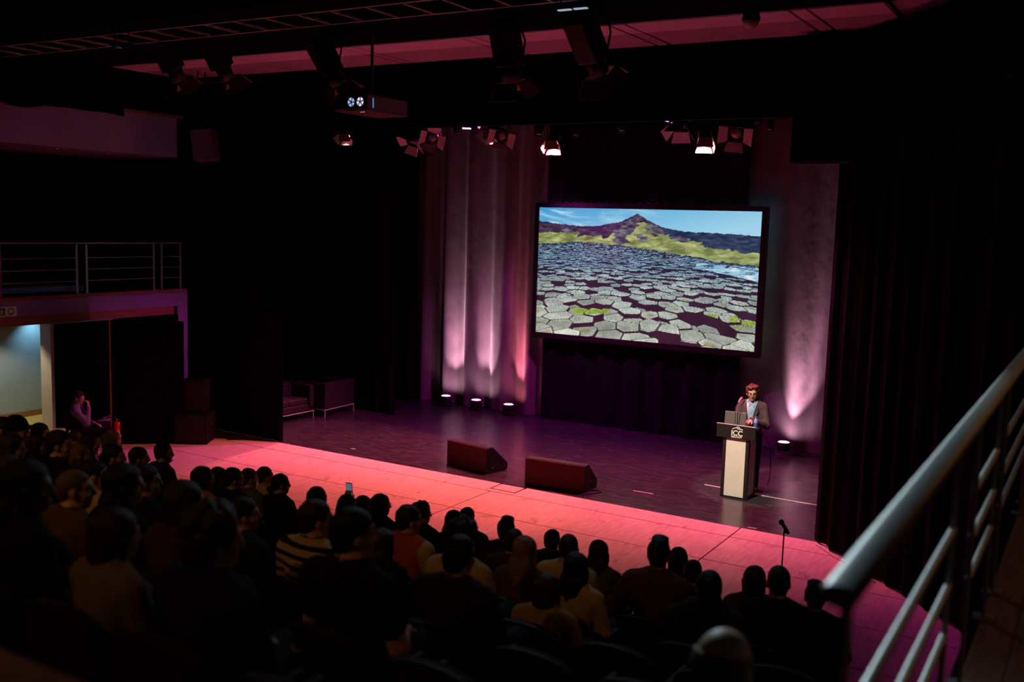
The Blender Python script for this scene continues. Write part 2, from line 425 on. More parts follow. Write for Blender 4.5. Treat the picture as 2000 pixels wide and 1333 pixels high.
# stage floor: black vinyl sheets
stage = bpy.data.objects.new('floor_stage', None); COL.objects.link(stage); struct(stage, 'black satin vinyl stage floor', 'floor')
vy = [14.02, 16.0, 17.5, 19.0, 20.6]
for i in range(len(vy) - 1):
    for (xa, xb) in ((-18.0, -11.2), (-11.2, -3.0), (-3.0, 0.5)):
        MB().box((0, 0, 0), (xb - xa - .006, vy[i + 1] - vy[i] - .006, 0.03), ch=0.002).build('vinyl_sheet', 'stage_vinyl', stage, ((xa + xb) / 2, (vy[i] + vy[i + 1]) / 2, -0.015 + 0.002))

wall_back = slab('wall_back', -19, 1.2, 20.6, 20.8, -0.3, 9, 'black_paint', 'black rear wall of the stage')
wall_right = slab('wall_right', 1.2, 1.4, -6, 20.8, -0.3, 9, 'black_paint', 'black right side wall of the hall')
wall_rear = slab('wall_rear', -22, 1.4, -6.2, -6, -0.3, 9, 'black_paint', 'black rear wall behind the audience')
ceiling = slab('ceiling', -22, 1.4, -6.2, 20.8, 8.8, 9.0, 'black_paint', 'black ceiling high above the hall')
# left wall with door opening; thick wall x -18.0 .. -18.25
wall_left = bpy.data.objects.new('wall_left', None); COL.objects.link(wall_left); struct(wall_left, 'pale left side wall with balcony fascia above the doors', 'wall')
def lw(name, y0, y1, z0, z1, m, x1=-18.0, th=0.25):
    return MB().box((0, 0, 0), (th, y1 - y0, z1 - z0)).build(name, m, wall_left, (x1 - th / 2, (y0 + y1) / 2, (z0 + z1) / 2))
lw('wall_panel', 15.42, 15.80, 0, 2.27, 'white_paint')
lw('fascia', 4.0, 15.80, 2.275, 2.605, 'white_paint')
lw('ledge', 4.0, 15.83, 2.605, 2.655, 'wood_trim', x1=-17.965, th=0.32)
lw('door_header', 4.0, 15.30, 2.10, 2.275, 'wood_trim', x1=-17.985, th=0.24)
lw('wall_panel', -6.0, 9.6, 0, 2.1, 'black_paint')
lw('wall_panel', 15.80, 20.6, 0, 8.8, 'black_paint', x1=-18.02)
lw('upper_wall', -6.0, 20.6, 2.6, 8.8, 'black_paint', x1=-21.0)
lw('upper_wall', 15.9, 16.1, 2.6, 8.8, 'black_paint', x1=-18.02, th=3)
# balcony deck
slab('floor_balcony', -21, -18.26, 4, 15.78, 2.3, 2.6, 'black_paint', 'floor of the left side balcony')
# upper bulkhead with two little downlights
bulk = slab('trim_1', -20.8, -18.0, 6.0, 15.45, 5.58, 6.5, 'white_paint', 'pale bulkhead above the left balcony, faintly lit violet')
slab('trim_2', -20.8, -17.98, 12.9, 15.62, 6.44, 6.50, 'wood_trim', 'thin wooden strip on top of the left bulkhead')
for i, y in enumerate((12.75, 13.95)):
    t = thing('downlight', ('small recessed downlight under the left bulkhead, the one further from the stage', 'small recessed downlight under the left bulkhead, the one nearer the stage')[i], 'light', (-18.35, y, 5.58), group='downlights under the bulkhead')
    MB().lathe([(0.035, -0.004), (0.055, -0.012), (0.06, -0.004), (0.06, 0.0)], n=16, caps=(False, False)).build('rim', 'grey_trim', t)
    MB().lathe([(0.001, -0.010), (0.034, -0.009), (0.034, 0.0)], n=16).build('lamp', 'lens_warm', t)
# corridor behind the door opening
corr = bpy.data.objects.new('wall_corridor', None); COL.objects.link(corr); struct(corr, 'pale blue lit corridor wall seen through the open doorway', 'wall')
MB().box((0, 0, 0), (0.1, 8, 2.6)).build('wall_panel', 'corridor_wall', corr, (-19.40, 10, 1.42))
MB().box((0, 0, 0), (0.03, 8, 0.12)).build('baseboard', 'wood_trim', corr, (-19.335, 10, 0.06))
MB().box((0, 0, 0), (1.1, 0.1, 2.2)).build('end_wall', 'corridor_wall', corr, (-18.84, 13.98, 1.1))
MB().box((0, 0, 0), (1.4, 8, 0.03)).build('corridor_floor', 'corridor_floor', corr, (-18.65, 10, -0.013))
spot('corridor_lamp', (-19.05, 11.35, 2.25), (-19.40, 11.4, 0.9), 26, (0.40, 0.80, 1.0), 90, 1.0, 0.03)
spot('corridor_lamp', (-19.05, 12.75, 2.25), (-19.40, 12.7, 0.9), 26, (0.40, 0.80, 1.0), 90, 1.0, 0.03)
spot('corridor_lamp', (-18.75, 11.2, 2.3), (-18.6, 12.3, 0.0), 130, (1.0, 0.78, 0.48), 80, 0.5, 0.05)
# white jamb and black double doors
d1 = bpy.data.objects.new('door_1', None); COL.objects.link(d1); struct(d1, 'black double doors beside the lit corridor opening', 'door')
MB().box((0, 0, 0), (0.34, 0.07, 2.10), ch=0.006).build('door_frame', 'jamb_paint', d1, (-18.04, 12.20, 1.05))
for i, (y0, y1) in enumerate(((12.26, 13.62), (13.66, 15.36))):
    lf = MB().box((0, 0, 0), (0.05, y1 - y0, 2.08), ch=0.004).build('door_leaf', 'black_paint', d1, (-17.93, (y0 + y1) / 2, 1.045))
    MB().box((0, 0, 0), (0.012, y1 - y0 - .3, 0.8), ch=0.004).build('door_inset', 'black_drape', lf, (0.028, 0, 0.45))
# free-standing black masking flat with a wooden edge
t = thing('masking_flat', 'tall black masking flat with a thin red lit edge beside the fire extinguisher', 'panel', (-15.82, 11.98, 0), math.atan2(0.95, 1.05))
MB().box((0.66, 0, 1.17), (1.30, 0.03, 2.34), ch=0.004).build('panel', 'black_paint', t)
MB().box((0.0, -0.005, 1.17), (0.025, 0.05, 2.34), ch=0.003).build('edge_batten', 'wood_trim', t)
MB().box((0.66, 0.14, 0.04), (1.2, 0.28, 0.06), ch=0.004).build('foot', 'black_paint', t)
h = MB(); h.cyl((0, -.02, 0), (0, -0.08, 0), 0.012); h.cyl((0, -.075, 0), (-0.10, -.075, -0.03), 0.012); h.ball((-.10, -.075, -.03), 0.02); h.ball((0, -.075, 0), 0.022)
h.build('latch', 'brass', t, (-0.01, 0, 0.56))
# exit sign above the opening
t = thing('exit_sign', 'small cream emergency exit sign on the balcony fascia', 'sign', (-17.96, 11.30, 2.30))
MB().box((0, 0, 0.095), (0.05, 0.42, 0.19), ch=0.006).build('housing', 'sign_cream', t)
MB().box((0, 0, 0), (0.004, 0.14, 0.14)).build('pictogram', 'sign_green', t, (0.027, -0.10, 0.095))
g = MB(); g.lathe([(0.05, 0), (0.065, 0), (0.065, 0.004), (0.05, 0.004)], rot=rotm(0, math.pi / 2, 0), n=20)
g.box((0.002, 0.0, -0.06), (0.004, 0.05, 0.03)); g.build('arrow', 'sign_green', t, (0.026, 0.09, 0.10))
f_ = MB(); f_.ball((0, 0, 0.045), (0.003, 0.014, 0.014)); f_.box((0, 0, 0.01), (0.004, 0.022, 0.045), rotm(0.3)); f_.box((0, 0.02, -0.03), (0.004, 0.014, 0.05), rotm(0.6)); f_.box((0, -0.02, -0.03), (0.004, 0.014, 0.05), rotm(-0.5)); f_.box((0, 0.02, 0.02), (0.004, 0.05, 0.012), rotm(-0.3))
f_.build('figure', 'sign_cream', t, (0.031, -0.10, 0.09))

# right gallery on which the camera stands
gal = bpy.data.objects.new('floor_gallery', None); COL.objects.link(gal); struct(gal, 'brown timber floor of the right side gallery behind the handrail', 'floor')
for i in range(11):
    MB().box((0, 0, 0), (0.145, 16.5, 0.04), ch=0.003).build('floor_board', 'wood_floor_gallery', gal, (-0.30 + 0.15 * i, 2.75, 2.60))
MB().box((0, 0, 0), (1.6, 16.5, 0.25)).build('gallery_slab', 'grey_trim', gal, (0.42, 2.75, 2.45))
MB().box((0, 0, 0), (0.03, 16.5, 0.30)).build('fascia', 'black_paint', gal, (-0.395, 2.75, 2.47))
slab('wall_gallery', -0.42, -0.38, 2.3, 11.0, 0, 2.3, 'black_paint', 'black wall under the right gallery')

# proscenium: black header, side pieces
slab('wall_proscenium', -16.0, 1.2, 14.16, 14.3, 5.94, 8.8, 'black_paint', 'black header wall above the stage opening')
slab('wall_proscenium_left', -21.0, -16.0, 15.95, 16.05, 6.5, 8.8, 'black_paint', 'black upper wall left of the stage')

# ceiling soffit boards in front of the proscenium, seen from below
sof = bpy.data.objects.new('ceiling_soffit', None); COL.objects.link(sof); struct(sof, 'boarded ceiling strip above the stage front glowing dark pink', 'ceiling')
sx = [-16.2, -15.5, -13.1, -12.85, -10.68, -10.45, -8.42, -8.20, -6.02, -5.80, -3.62, -3.40, -2.5]
for i in range(len(sx) - 1):
    a, b = sx[i] + .02, sx[i + 1] - .02
    MB().box((0, 0, 0), (b - a, 0.10, 0.05)).build('ceiling_board', 'soffit_lit', sof, ((a + b) / 2, 12.31, 7.03))
    MB().box((0, 0, 0), (b - a, 0.62, 0.05), ch=0.004).build('ceiling_board', 'soffit_lit', sof, ((a + b) / 2, 12.73, 7.03))
    MB().box((0, 0, 0), (b - a, 0.98, 0.05), ch=0.004).build('ceiling_board', 'soffit_shaded', sof, ((a + b) / 2, 13.54, 7.035))
MB().box((0, 0, 0), (2.9, 1.8, 0.05)).build('ceiling_board', 'soffit_shaded', sof, (-1.05, 13.14, 7.10))
MB().box((0, 0, 0), (17.5, 2.0, 0.05)).build('backing_board', 'grey_trim', sof, (-8.0, 13.15, 7.16))

# lighting bridge (ladder truss along the hall)
br = thing('lighting_bridge', 'long black ladder-like lighting bridge hung under the ceiling', 'lighting bridge', (-8.5, 10.8, 6.95))
for y, z in ((-0.72, 0.05), (-0.02, 0.05)):
    MB().box((0, y, z), (17.5, 0.05, 0.04)).build('chord', 'rung_metal', br)
for k in range(28):
    x = -16.42 + 0.58 * k + 8.5
    MB().box((x, -0.37, 0.045), (0.035, 0.68, 0.03)).build('rung', 'rung_metal', br)
for k in range(9):
    x = -16.1 + 1.74 * k + 8.5
    MB().cyl((x, -0.7, 0.1), (x + 0.5, -0.05, 0.55), 0.008, n=6).build('brace', 'rung_metal', br)
MB().box((0, 0.75, 0.26), (17.5, 1.35, 0.46)).build('bridge_beam', 'black_paint', br)
MB().box((0, -1.0, 0.5), (17.5, 0.5, 0.9)).build('bridge_beam', 'black_paint', br)
for k in range(6):
    x = -7.5 + k * 3.0
    MB().cyl((x, 0.75, 0.4), (x, 0.75, 1.9), 0.03, n=8).build('hanger', 'black_metal', br)

# ------------------------------------------------------------------ drapes
def drape(name, label, A, B, z0, z1, m, seed, fold=0.45, amp=0.06, cat='curtain', bottom=None, hem=True):
    A = np.array(A, float); B = np.array(B, float); Ln = np.linalg.norm(B - A); d = (B - A) / Ln; nrm = np.array([-d[1], d[0]])
    nx = max(12, int(Ln / 0.035)); nz = 26
    s = np.linspace(0, Ln, nx + 1); vs = []; fs = []
    ph = 2 * np.pi * (s / fold + 0.9 * fbm(s / fold * 0.45, s * 0 + 0.3, seed, 2))
    base = np.sin(ph) + 0.35 * np.sin(2.3 * ph + seed)
    mod = 0.55 + 0.9 * fbm(s * 0.8, s * 0 + 5.5, seed + 3, 2)
    for k in range(nz + 1):
        t = k / nz; z = z0 + (z1 - z0) * t
        wob = 0.35 * (fbm(s * 1.2 + 9, s * 0 + t * 3, seed + 7, 3) - 0.5)
        off = amp * mod * base * (1.0 - 0.45 * t) + amp * wob
        zz = z if k else z0 + 0.0 * s
        for i in range(nx + 1):
            p = d * s[i] + nrm * off[i]
            zb = zz if np.isscalar(zz) else zz[i]
            if bottom is not None and k == 0: zb = z0 + bottom(s[i] / Ln)
            vs.append((p[0], p[1], zb - z0))
    w = nx + 1
    for k in range(nz):
        for i in range(nx): fs.append((k * w + i, k * w + i + 1, (k + 1) * w + i + 1, (k + 1) * w + i))
    mb = MB(); mb.add(vs, fs, True)
    o = mb.build(name, m, None, (A[0], A[1], z0))
    tag(o, label, cat)
    if hem:
        hs = [vs[i] for i in range(w)]
        h2 = MB(); vv = [(x, y, z) for x, y, z in hs] + [(x - nrm[0] * .004, y - nrm[1] * .004, z + 0.10) for x, y, z in hs]
        h2.add(vv, [(i, i + 1, w + i + 1, w + i) for i in range(w - 1)], True)
        h2.build('hem', m, o)
    return o

drape('stage_curtain', 'grey velour back curtain left of the screen, uplit in pink columns', (-14.7, 19.62), (-10.72, 19.62), 0.01, 7.6, 'velour', 11, 0.82, 0.10)
drape('stage_curtain', 'plain black masking curtain hanging behind and below the screen', (-10.80, 19.46), (-6.25, 19.46), 0.01, 7.6, 'mask_drape', 23, 0.7, 0.045)
drape('stage_curtain', 'grey velour back curtain right of the screen, uplit pink by one lamp', (-6.35, 19.62), (-2.9, 19.62), 0.01, 7.6, 'velour', 35, 0.80, 0.07)
drape('side_drape', 'black side drape at the left edge of the stage opening', (-16.2, 14.10), (-13.47, 14.06), 0.01, 6.98, 'black_drape', 41, 0.35, 0.03)
drape('side_drape', 'dark plum side drape deep on stage left of the lit curtain', (-15.2, 17.75), (-13.47, 17.60), 0.01, 7.0, 'leg_drape', 53, 0.5, 0.06)
drape('side_drape', 'dark side drape at the left end of the pink lit curtain', (-15.6, 19.3), (-14.15, 19.25), 0.01, 7.0, 'leg_drape', 59, 0.5, 0.05)
drape('side_drape', 'tall black side drape at the right edge of the stage opening', (-3.28, 14.06), (-1.40, 12.06), 0.02, 6.98, 'black_drape', 61, 0.35, 0.03)
drape('side_drape', 'black side drape behind the right handrail', (-1.40, 12.06), (-0.35, 10.9), 0.02, 6.90, 'black_drape', 67, 0.4, 0.03)
drape('side_mask', 'black cloth closing off the wings left of the stage', (-17.9, 19.0), (-15.4, 19.2), 0.01, 7.0, 'mask_drape', 71, 0.5, 0.05)
drape('side_mask', 'black cloth closing off the wings right of the stage', (-2.6, 20.3), (-2.2, 14.3), 0.01, 7.0, 'mask_drape', 73, 0.5, 0.04)
drape('border_cloth', 'black cloth with a wavy lower edge along the left bulkhead top', (-17.9, 7.5), (-17.9, 14.0), 6.30, 7.6, 'black_drape', 83, 0.7, 0.04, bottom=lambda t: 0.10 * math.sin(t * 17) + 0.16 * t - 0.04, hem=False)
# hanging black box above the right side drape
t = thing('masking_box', 'black boxed masking panel hanging above the right side drape', 'panel', (-3.55, 13.9, 5.28))
MB().box((0, 0, 0.8), (0.66, 0.25, 1.6), ch=0.004).build('panel', 'black_paint', t)
MB().box((0.05, -0.02, 0.006), (0.76, 0.27, 0.012)).build('edge_strip', 'door_metal', t)
MB().cyl((0, 0, 1.5), (0, 0, 3.5), 0.02, n=8).build('hanger', 'black_metal', t)

# ------------------------------------------------------------------ projection screen with its picture
SX0, SX1, SZ0, SZ1, SY = -10.875, -5.905, 1.965, 4.715, 19.28
def paint_screen():
    W, Hh = 480, 270
    u, v = np.meshgrid((np.arange(W) + .5) / W, (np.arange(Hh) + .5) / Hh)
    def mixc(a, b, t): return a[None, None, :] * (1 - t[..., None]) + b[None, None, :] * t[..., None]
    A = lambda *c: np.array(c, float)
    # sky and cirrus
    img = mixc(A(52, 146, 205), A(158, 208, 232), np.clip(0.1 + 0.75 * u + 1.8 * v, 0, 1))
    cl = fbm(u * 7 + v * 12, v * 30 - u * 9, 3, 5)
    streak = np.clip((cl - 0.50) * 4.5, 0, 1) * np.clip(1.2 - u * 1.6, 0.05, 1)
    streak = np.maximum(streak, 0.85 * np.clip(1 - np.abs(v - (0.050 + u * 0.40)) / (0.016 + .05 * u), 0, 1) * (u < .21) * np.clip(cl * 1.7, 0, 1))
    img = img * (1 - streak[..., None] * .8) + A(205, 230, 238) * streak[..., None] * .8
    # ridge line
    rx = np.array([0, .08, .16, .22, .30, .36, .40, .43, .448, .465, .475, .49, .51, .54, .575, .62, .67, .71, .76, .85, 1.0])
    ry = np.array([.108, .122, .134, .140, .130, .108, .092, .066, .052, .034, .034, .050, .072, .098, .125, .140, .155, .160, .158, .164, .172])
    ridge = np.interp(u[0], rx, ry) + 0.012 * (fbm(u[0] * 60, u[0] * 0, 5, 3) - .5)
    below = v > ridge[None, :]
    n1 = fbm(u * 34, v * 60, 9, 5); n2 = fbm(u * 16 + v * 26, v * 30 - u * 8, 19, 5); n4 = fbm(u * 70, v * 120, 29, 3)
    cliff = mixc(A(40, 26, 56), A(104, 84, 104), np.clip(n1 * 1.9 - .45, 0, 1) * (0.4 + .6 * n4))
    cliffR = mixc(A(28, 36, 70), A(78, 96, 120), np.clip(n1 * 1.9 - .45, 0, 1) * (0.4 + .6 * n4))
    rockc = mixc(A(46, 38, 66), A(128, 130, 132), np.clip(n1 * 2.0 - .5, 0, 1))
    cliff = np.where((u > .6)[..., None], cliffR, cliff)
    green = mixc(A(100, 112, 60), A(182, 188, 122), np.clip(n2 * 2.2 - .6, 0, 1)) * (0.82 + .36 * n4[..., None])
    gline = np.interp(u[0], [0, .1, .2, .27, .33, .37, .42, .47, .50, .56, .62, .70, .78, .86, .93, 1.0],
                      [.185, .192, .200, .225, .220, .190, .165, .10, .10, .150, .205, .225, .258, .285, .30, .285])
    gl = gline[None, :] + 0.07 * (fbm(u * 30 + v * 14, v * 18, 31, 4) - .5)
    img = np.where(below[..., None], cliff, img)
    img = np.where((below & (v > gl))[..., None], green, img)
    def inpoly(pl, du):
        x = u + du * .02 * (n1 - .5) * 3; y = v + .03 * (n2 - .5); ins = np.zeros(u.shape, bool); m = len(pl)
        for i in range(m):
            (x0, y0), (x1, y1) = pl[i], pl[(i + 1) % m]
            c = ((y0 > y) != (y1 > y)) & (x < (x1 - x0) * (y - y0) / (y1 - y0 + 1e-9) + x0); ins ^= c
        return ins
    for pl in ([(.43, .05), (.47, .02), (.50, .055), (.49, .085), (.46, .075), (.44, .10)], [(.37, .17), (.44, .08), (.475, .12), (.45, .17), (.41, .23), (.36, .25)], [(.49, .07), (.53, .095), (.585, .13), (.60, .18), (.56, .18), (.53, .14)], [(.36, .24), (.40, .21), (.43, .25), (.39, .275)], [(.46, .195), (.50, .185), (.54, .235), (.50, .245)], [(.50, .13), (.52, .13), (.56, .20), (.545, .205)], [(.62, .20), (.66, .19), (.72, .235), (.66, .24)], [(.12, .17), (.15, .155), (.17, .185), (.14, .20)]):
        img = np.where((below & inpoly(pl, 1))[..., None], rockc, img)
    hz = np.clip((v - .25) / .08, 0, 1) * (u > .5)
    img = np.where(below[..., None], img * (1 - .12 * hz[..., None]) + A(150, 160, 140) * .12 * hz[..., None], img)
    # stones: ray-marched field of broken hexagonal columns
    top = np.interp(u[0], [0, .10, .20, .30, .45, .55, .65, .72, .8, 1.0], [.285, .278, .262, .268, .282, .305, .328, .338, .362, .388])
    top = top[None, :] + 0.016 * (fbm(u * 40, v * 0, 77, 3) - .5)
    stone = v > top
    vs_ = v[stone]; us_ = u[stone]
    a = 0.158
    def cell(gx, gz):
        j0 = np.floor(gz / (a * .866)).astype(int); best = np.full(gx.shape, 9.); sec = best.copy(); bi = np.zeros(gx.shape, int); bj = bi.copy()
        for dj in (-1, 0, 1, 2):
            j = j0 + dj; i0 = np.floor(gx / a - .5 * (j % 2)).astype(int)
            for di in (0, 1):
                i = i0 + di
                h1 = (np.sin(i * 127.1 + j * 311.7) * 43758.5453) % 1; h2 = (np.sin(i * 269.5 + j * 183.3) * 43758.5453) % 1
                cx = (i + .5 * (j % 2) + (h1 - .5) * .50) * a; cz = (j + (h2 - .5) * .50) * a * .866
                dd = np.hypot(gx - cx, gz - cz); up = dd < best
                sec = np.where(up, best, np.minimum(sec, dd)); bi = np.where(up, i, bi); bj = np.where(up, j, bj); best = np.where(up, dd, best)
        hh = (np.sin(bi * 12.9898 + bj * 78.233) * 43758.5453) % 1
        return bi, bj, hh, best, sec
    hor = 0.235; K = 0.80
    def hgt(bi, bj, hh):
        big = fbm(bi * 0.27 + 40, bj * 0.36 + 41, 91, 3)
        return -0.10 + 0.07 * (hh - .5) + 0.30 * (np.floor(big * 8) / 8 - .5) * np.clip(1.2 - 0.015 * bj, .45, 1) - .09 * (hh < .13)
    slope = (vs_ - hor)
    hitc = np.zeros((vs_.size, 3)); done = np.zeros(vs_.size, bool)
    NS = 36
    grain = fbm(us_ * 190, vs_ * 110, 5, 3)
    patch = ((np.abs(us_ - .27) < .085) & (np.abs(vs_ - .795 + .12 * (us_ - .27)) < .026)) | ((us_ > .72) & (np.abs(vs_ - .77 - .18 * (us_ - .85)) < .06) & (fbm(us_ * 22, vs_ * 30, 46, 3) > .56))
    for k in range(NS):
        hlev = 0.14 - 0.46 * k / (NS - 1)
        gz = (K - hlev) / slope * 0.95; gx = (us_ - .5) * gz * 1.08 + 3.1
        bi, bj, hh, b1, b2 = cell(gx, gz)
        ch = hgt(bi, bj, hh)
        hit = (~done) & (ch >= hlev)
        side = (ch - hlev) > 0.46 / (NS - 1) * 1.2
        far = np.clip((gz - 1.0) / 3.4, 0, 1); tone = 0.80 + .28 * hh
        n3 = fbm(gx * 9 + 3, gz * 9, 55, 4)
        lightc = (A(178, 180, 164)[None] * (1 - far[:, None]) + A(122, 156, 180)[None] * far[:, None]) * tone[:, None] * (0.66 + .36 * n3[:, None] + .34 * grain[:, None] * (1 - .4 * far[:, None]))
        spotc = (b1 < .028) & ((hh * 7.3) % 1 > .72) & (gz < 2.2)
        lightc = np.where(spotc[:, None], lightc * A(.95, .86, .66)[None], lightc)
        lightc = np.where((patch & ((hh * 3.7) % 1 > .25))[:, None], A(138, 160, 66)[None] * (0.7 + .6 * grain[:, None]), lightc)
        e = b2 - b1
        lightc = np.where((e < .012)[:, None], lightc * .45, np.where((e < .026)[:, None], np.minimum(lightc * 1.12, 235), lightc))
        darkc = (A(58, 26, 42)[None] * (1 - far[:, None]) + A(36, 38, 60)[None] * far[:, None]) * (0.75 + .5 * n3[:, None])
        c_ = np.where(side[:, None], darkc, lightc)
        hitc[hit] = c_[hit]; done |= hit
    hitc[~done] = A(50, 28, 40)
    img[stone] = hitc
    # sea and foam on the right
    foam = fbm(u * 30, v * 120, 15, 4)
    sea = (u > .74) & (v > .385 + .04 * (u - .74)) & (v < .42 + .30 * (u - .74)) & (foam > .36)
    seac = mixc(A(84, 148, 186), A(228, 240, 242), np.clip(foam * 2.4 - .75, 0, 1))
    img = np.where(sea[..., None], seac, img)
    band = (np.abs(v - top - .006) < .009) & (fbm(u * 80, v * 90, 8, 3) > .47)
    img = np.where(band[..., None], A(40, 46, 66)[None, None] * (0.8 + n4[..., None]), img)
    img = np.clip(img, 0, 255) / 255
    return np.where(img <= .04045, img / 12.92, ((img + .055) / 1.055) ** 2.4)
def build_screen():
    lin = paint_screen(); Hh, W = lin.shape[:2]
    root = thing('projection_screen', 'large wide projection screen in a black frame showing stone columns under a green headland', 'screen', ((SX0 + SX1) / 2, SY, 0))
    wx, wz = SX1 - SX0, SZ1 - SZ0
    gx, gz = np.meshgrid(np.linspace(-wx / 2, wx / 2, W + 1), np.linspace(SZ1, SZ0, Hh + 1))
    vs = np.stack([gx, np.zeros_like(gx), gz], -1).reshape(-1, 3)
    i, j = np.meshgrid(np.arange(W), np.arange(Hh)); b = (j * (W + 1) + i).reshape(-1)
    fs = np.stack([b, b + W + 1, b + W + 2, b + 1], 1)
    me = bpy.data.meshes.new('picture')
    me.vertices.add(len(vs)); me.vertices.foreach_set('co', vs.ravel().astype(np.float32))
    me.loops.add(fs.size); me.loops.foreach_set('vertex_index', fs.ravel().astype(np.int32))
    me.polygons.add(len(fs)); me.polygons.foreach_set('loop_start', np.arange(0, fs.size, 4, dtype=np.int32)); me.polygons.foreach_set('loop_total', np.full(len(fs), 4, np.int32))
    me.update(calc_edges=True)
    ca = me.color_attributes.new('picture', 'FLOAT_COLOR', 'CORNER')
    col = np.repeat(np.concatenate([lin.reshape(-1, 3), np.ones((W * Hh, 1))], 1), 4, axis=0)
    ca.data.foreach_set('color', col.ravel().astype(np.float32))
    m = bpy.data.materials.new('screen_picture'); m.use_nodes = True; nt = m.node_tree
    bs = nt.nodes['Principled BSDF']; at = nt.nodes.new('ShaderNodeAttribute'); at.attribute_name = 'picture'
    bs.inputs['Base Color'].default_value = (0.02, 0.02, 0.02, 1); bs.inputs['Specular IOR Level'].default_value = 0.0; bs.inputs['Roughness'].default_value = 0.9
    nt.links.new(at.outputs['Color'], bs.inputs['Emission Color']); bs.inputs['Emission Strength'].default_value = 1.0
    MATS['screen_picture'] = m; me.materials.append(m)
    o = bpy.data.objects.new('picture', me); COL.objects.link(o); o.parent = root
    bw = 0.10
    for (cx, cz, sx_, sz_) in ((0, SZ1 + bw / 2, wx + 2 * bw, bw), (0, SZ0 - bw / 2, wx + 2 * bw, bw), (-wx / 2 - bw / 2, (SZ0 + SZ1) / 2, bw, wz), (wx / 2 + bw / 2, (SZ0 + SZ1) / 2, bw, wz)):
        MB().box((cx, 0.005, cz), (sx_, 0.06, sz_), ch=0.004).build('frame_bar', 'black_metal', root)
    for (cx, cz, sx_, sz_) in ((0, SZ0 - bw - .02, wx + 2 * bw, 0.025), (wx / 2 + bw + .02, (SZ0 + SZ1) / 2, 0.025, wz + .2)):
        MB().box((cx, 0.03, cz), (sx_, 0.03, sz_)).build('frame_tube', 'door_metal', root)
    for k in range(26):
        x = -wx / 2 + wx * (k + .5) / 26
        MB().tube([(x - .07, 0.0, SZ1 + bw), (x - .03, -.01, SZ1 + bw + .025), (x, 0, SZ1 + bw + .03), (x + .03, -.01, SZ1 + bw + .02), (x + .07, 0, SZ1 + bw)], 0.007, 6).build('lacing_tie', 'door_metal', root)
    MB().box((0, 0.08, SZ0 - .05), (wx, 0.06, 0.06)).build('back_tube', 'black_metal', root)
    for s in (-1, 1):
        MB().cyl((s * wx * .4, 0.05, SZ1 + .1), (s * wx * .4, 0.05, 8.79), 0.012, n=6).build('hanging_wire', 'black_metal', root)
    return root
build_screen()
# ================================================================== STAGE EQUIPMENT
# ---- stage lamps on a bar behind the proscenium header
bar = thing('lighting_bar', 'long black lamp bar hung behind the header above the stage', 'lighting bar', (-8.7, 16.0, 6.42))
MB().cyl((-6.2, 0, 0), (5.4, 0, 0), 0.025, n=12).build('pipe', 'black_metal', bar)
MB().cyl((-6.2, 0, 0.3), (5.4, 0, 0.3), 0.02, n=10).build('pipe', 'black_metal', bar)
for k in range(6):
    MB().cyl((-6 + 2.25 * k, 0, 0), (-6 + 2.25 * k, 0, 2.375), 0.012, n=6).build('drop_rod', 'black_metal', bar)

def aim(loc, target):
    v = (Vector(target) - Vector(loc)).normalized()
    return v.to_track_quat('-Z', 'Y').to_matrix()     # local -Z is the beam

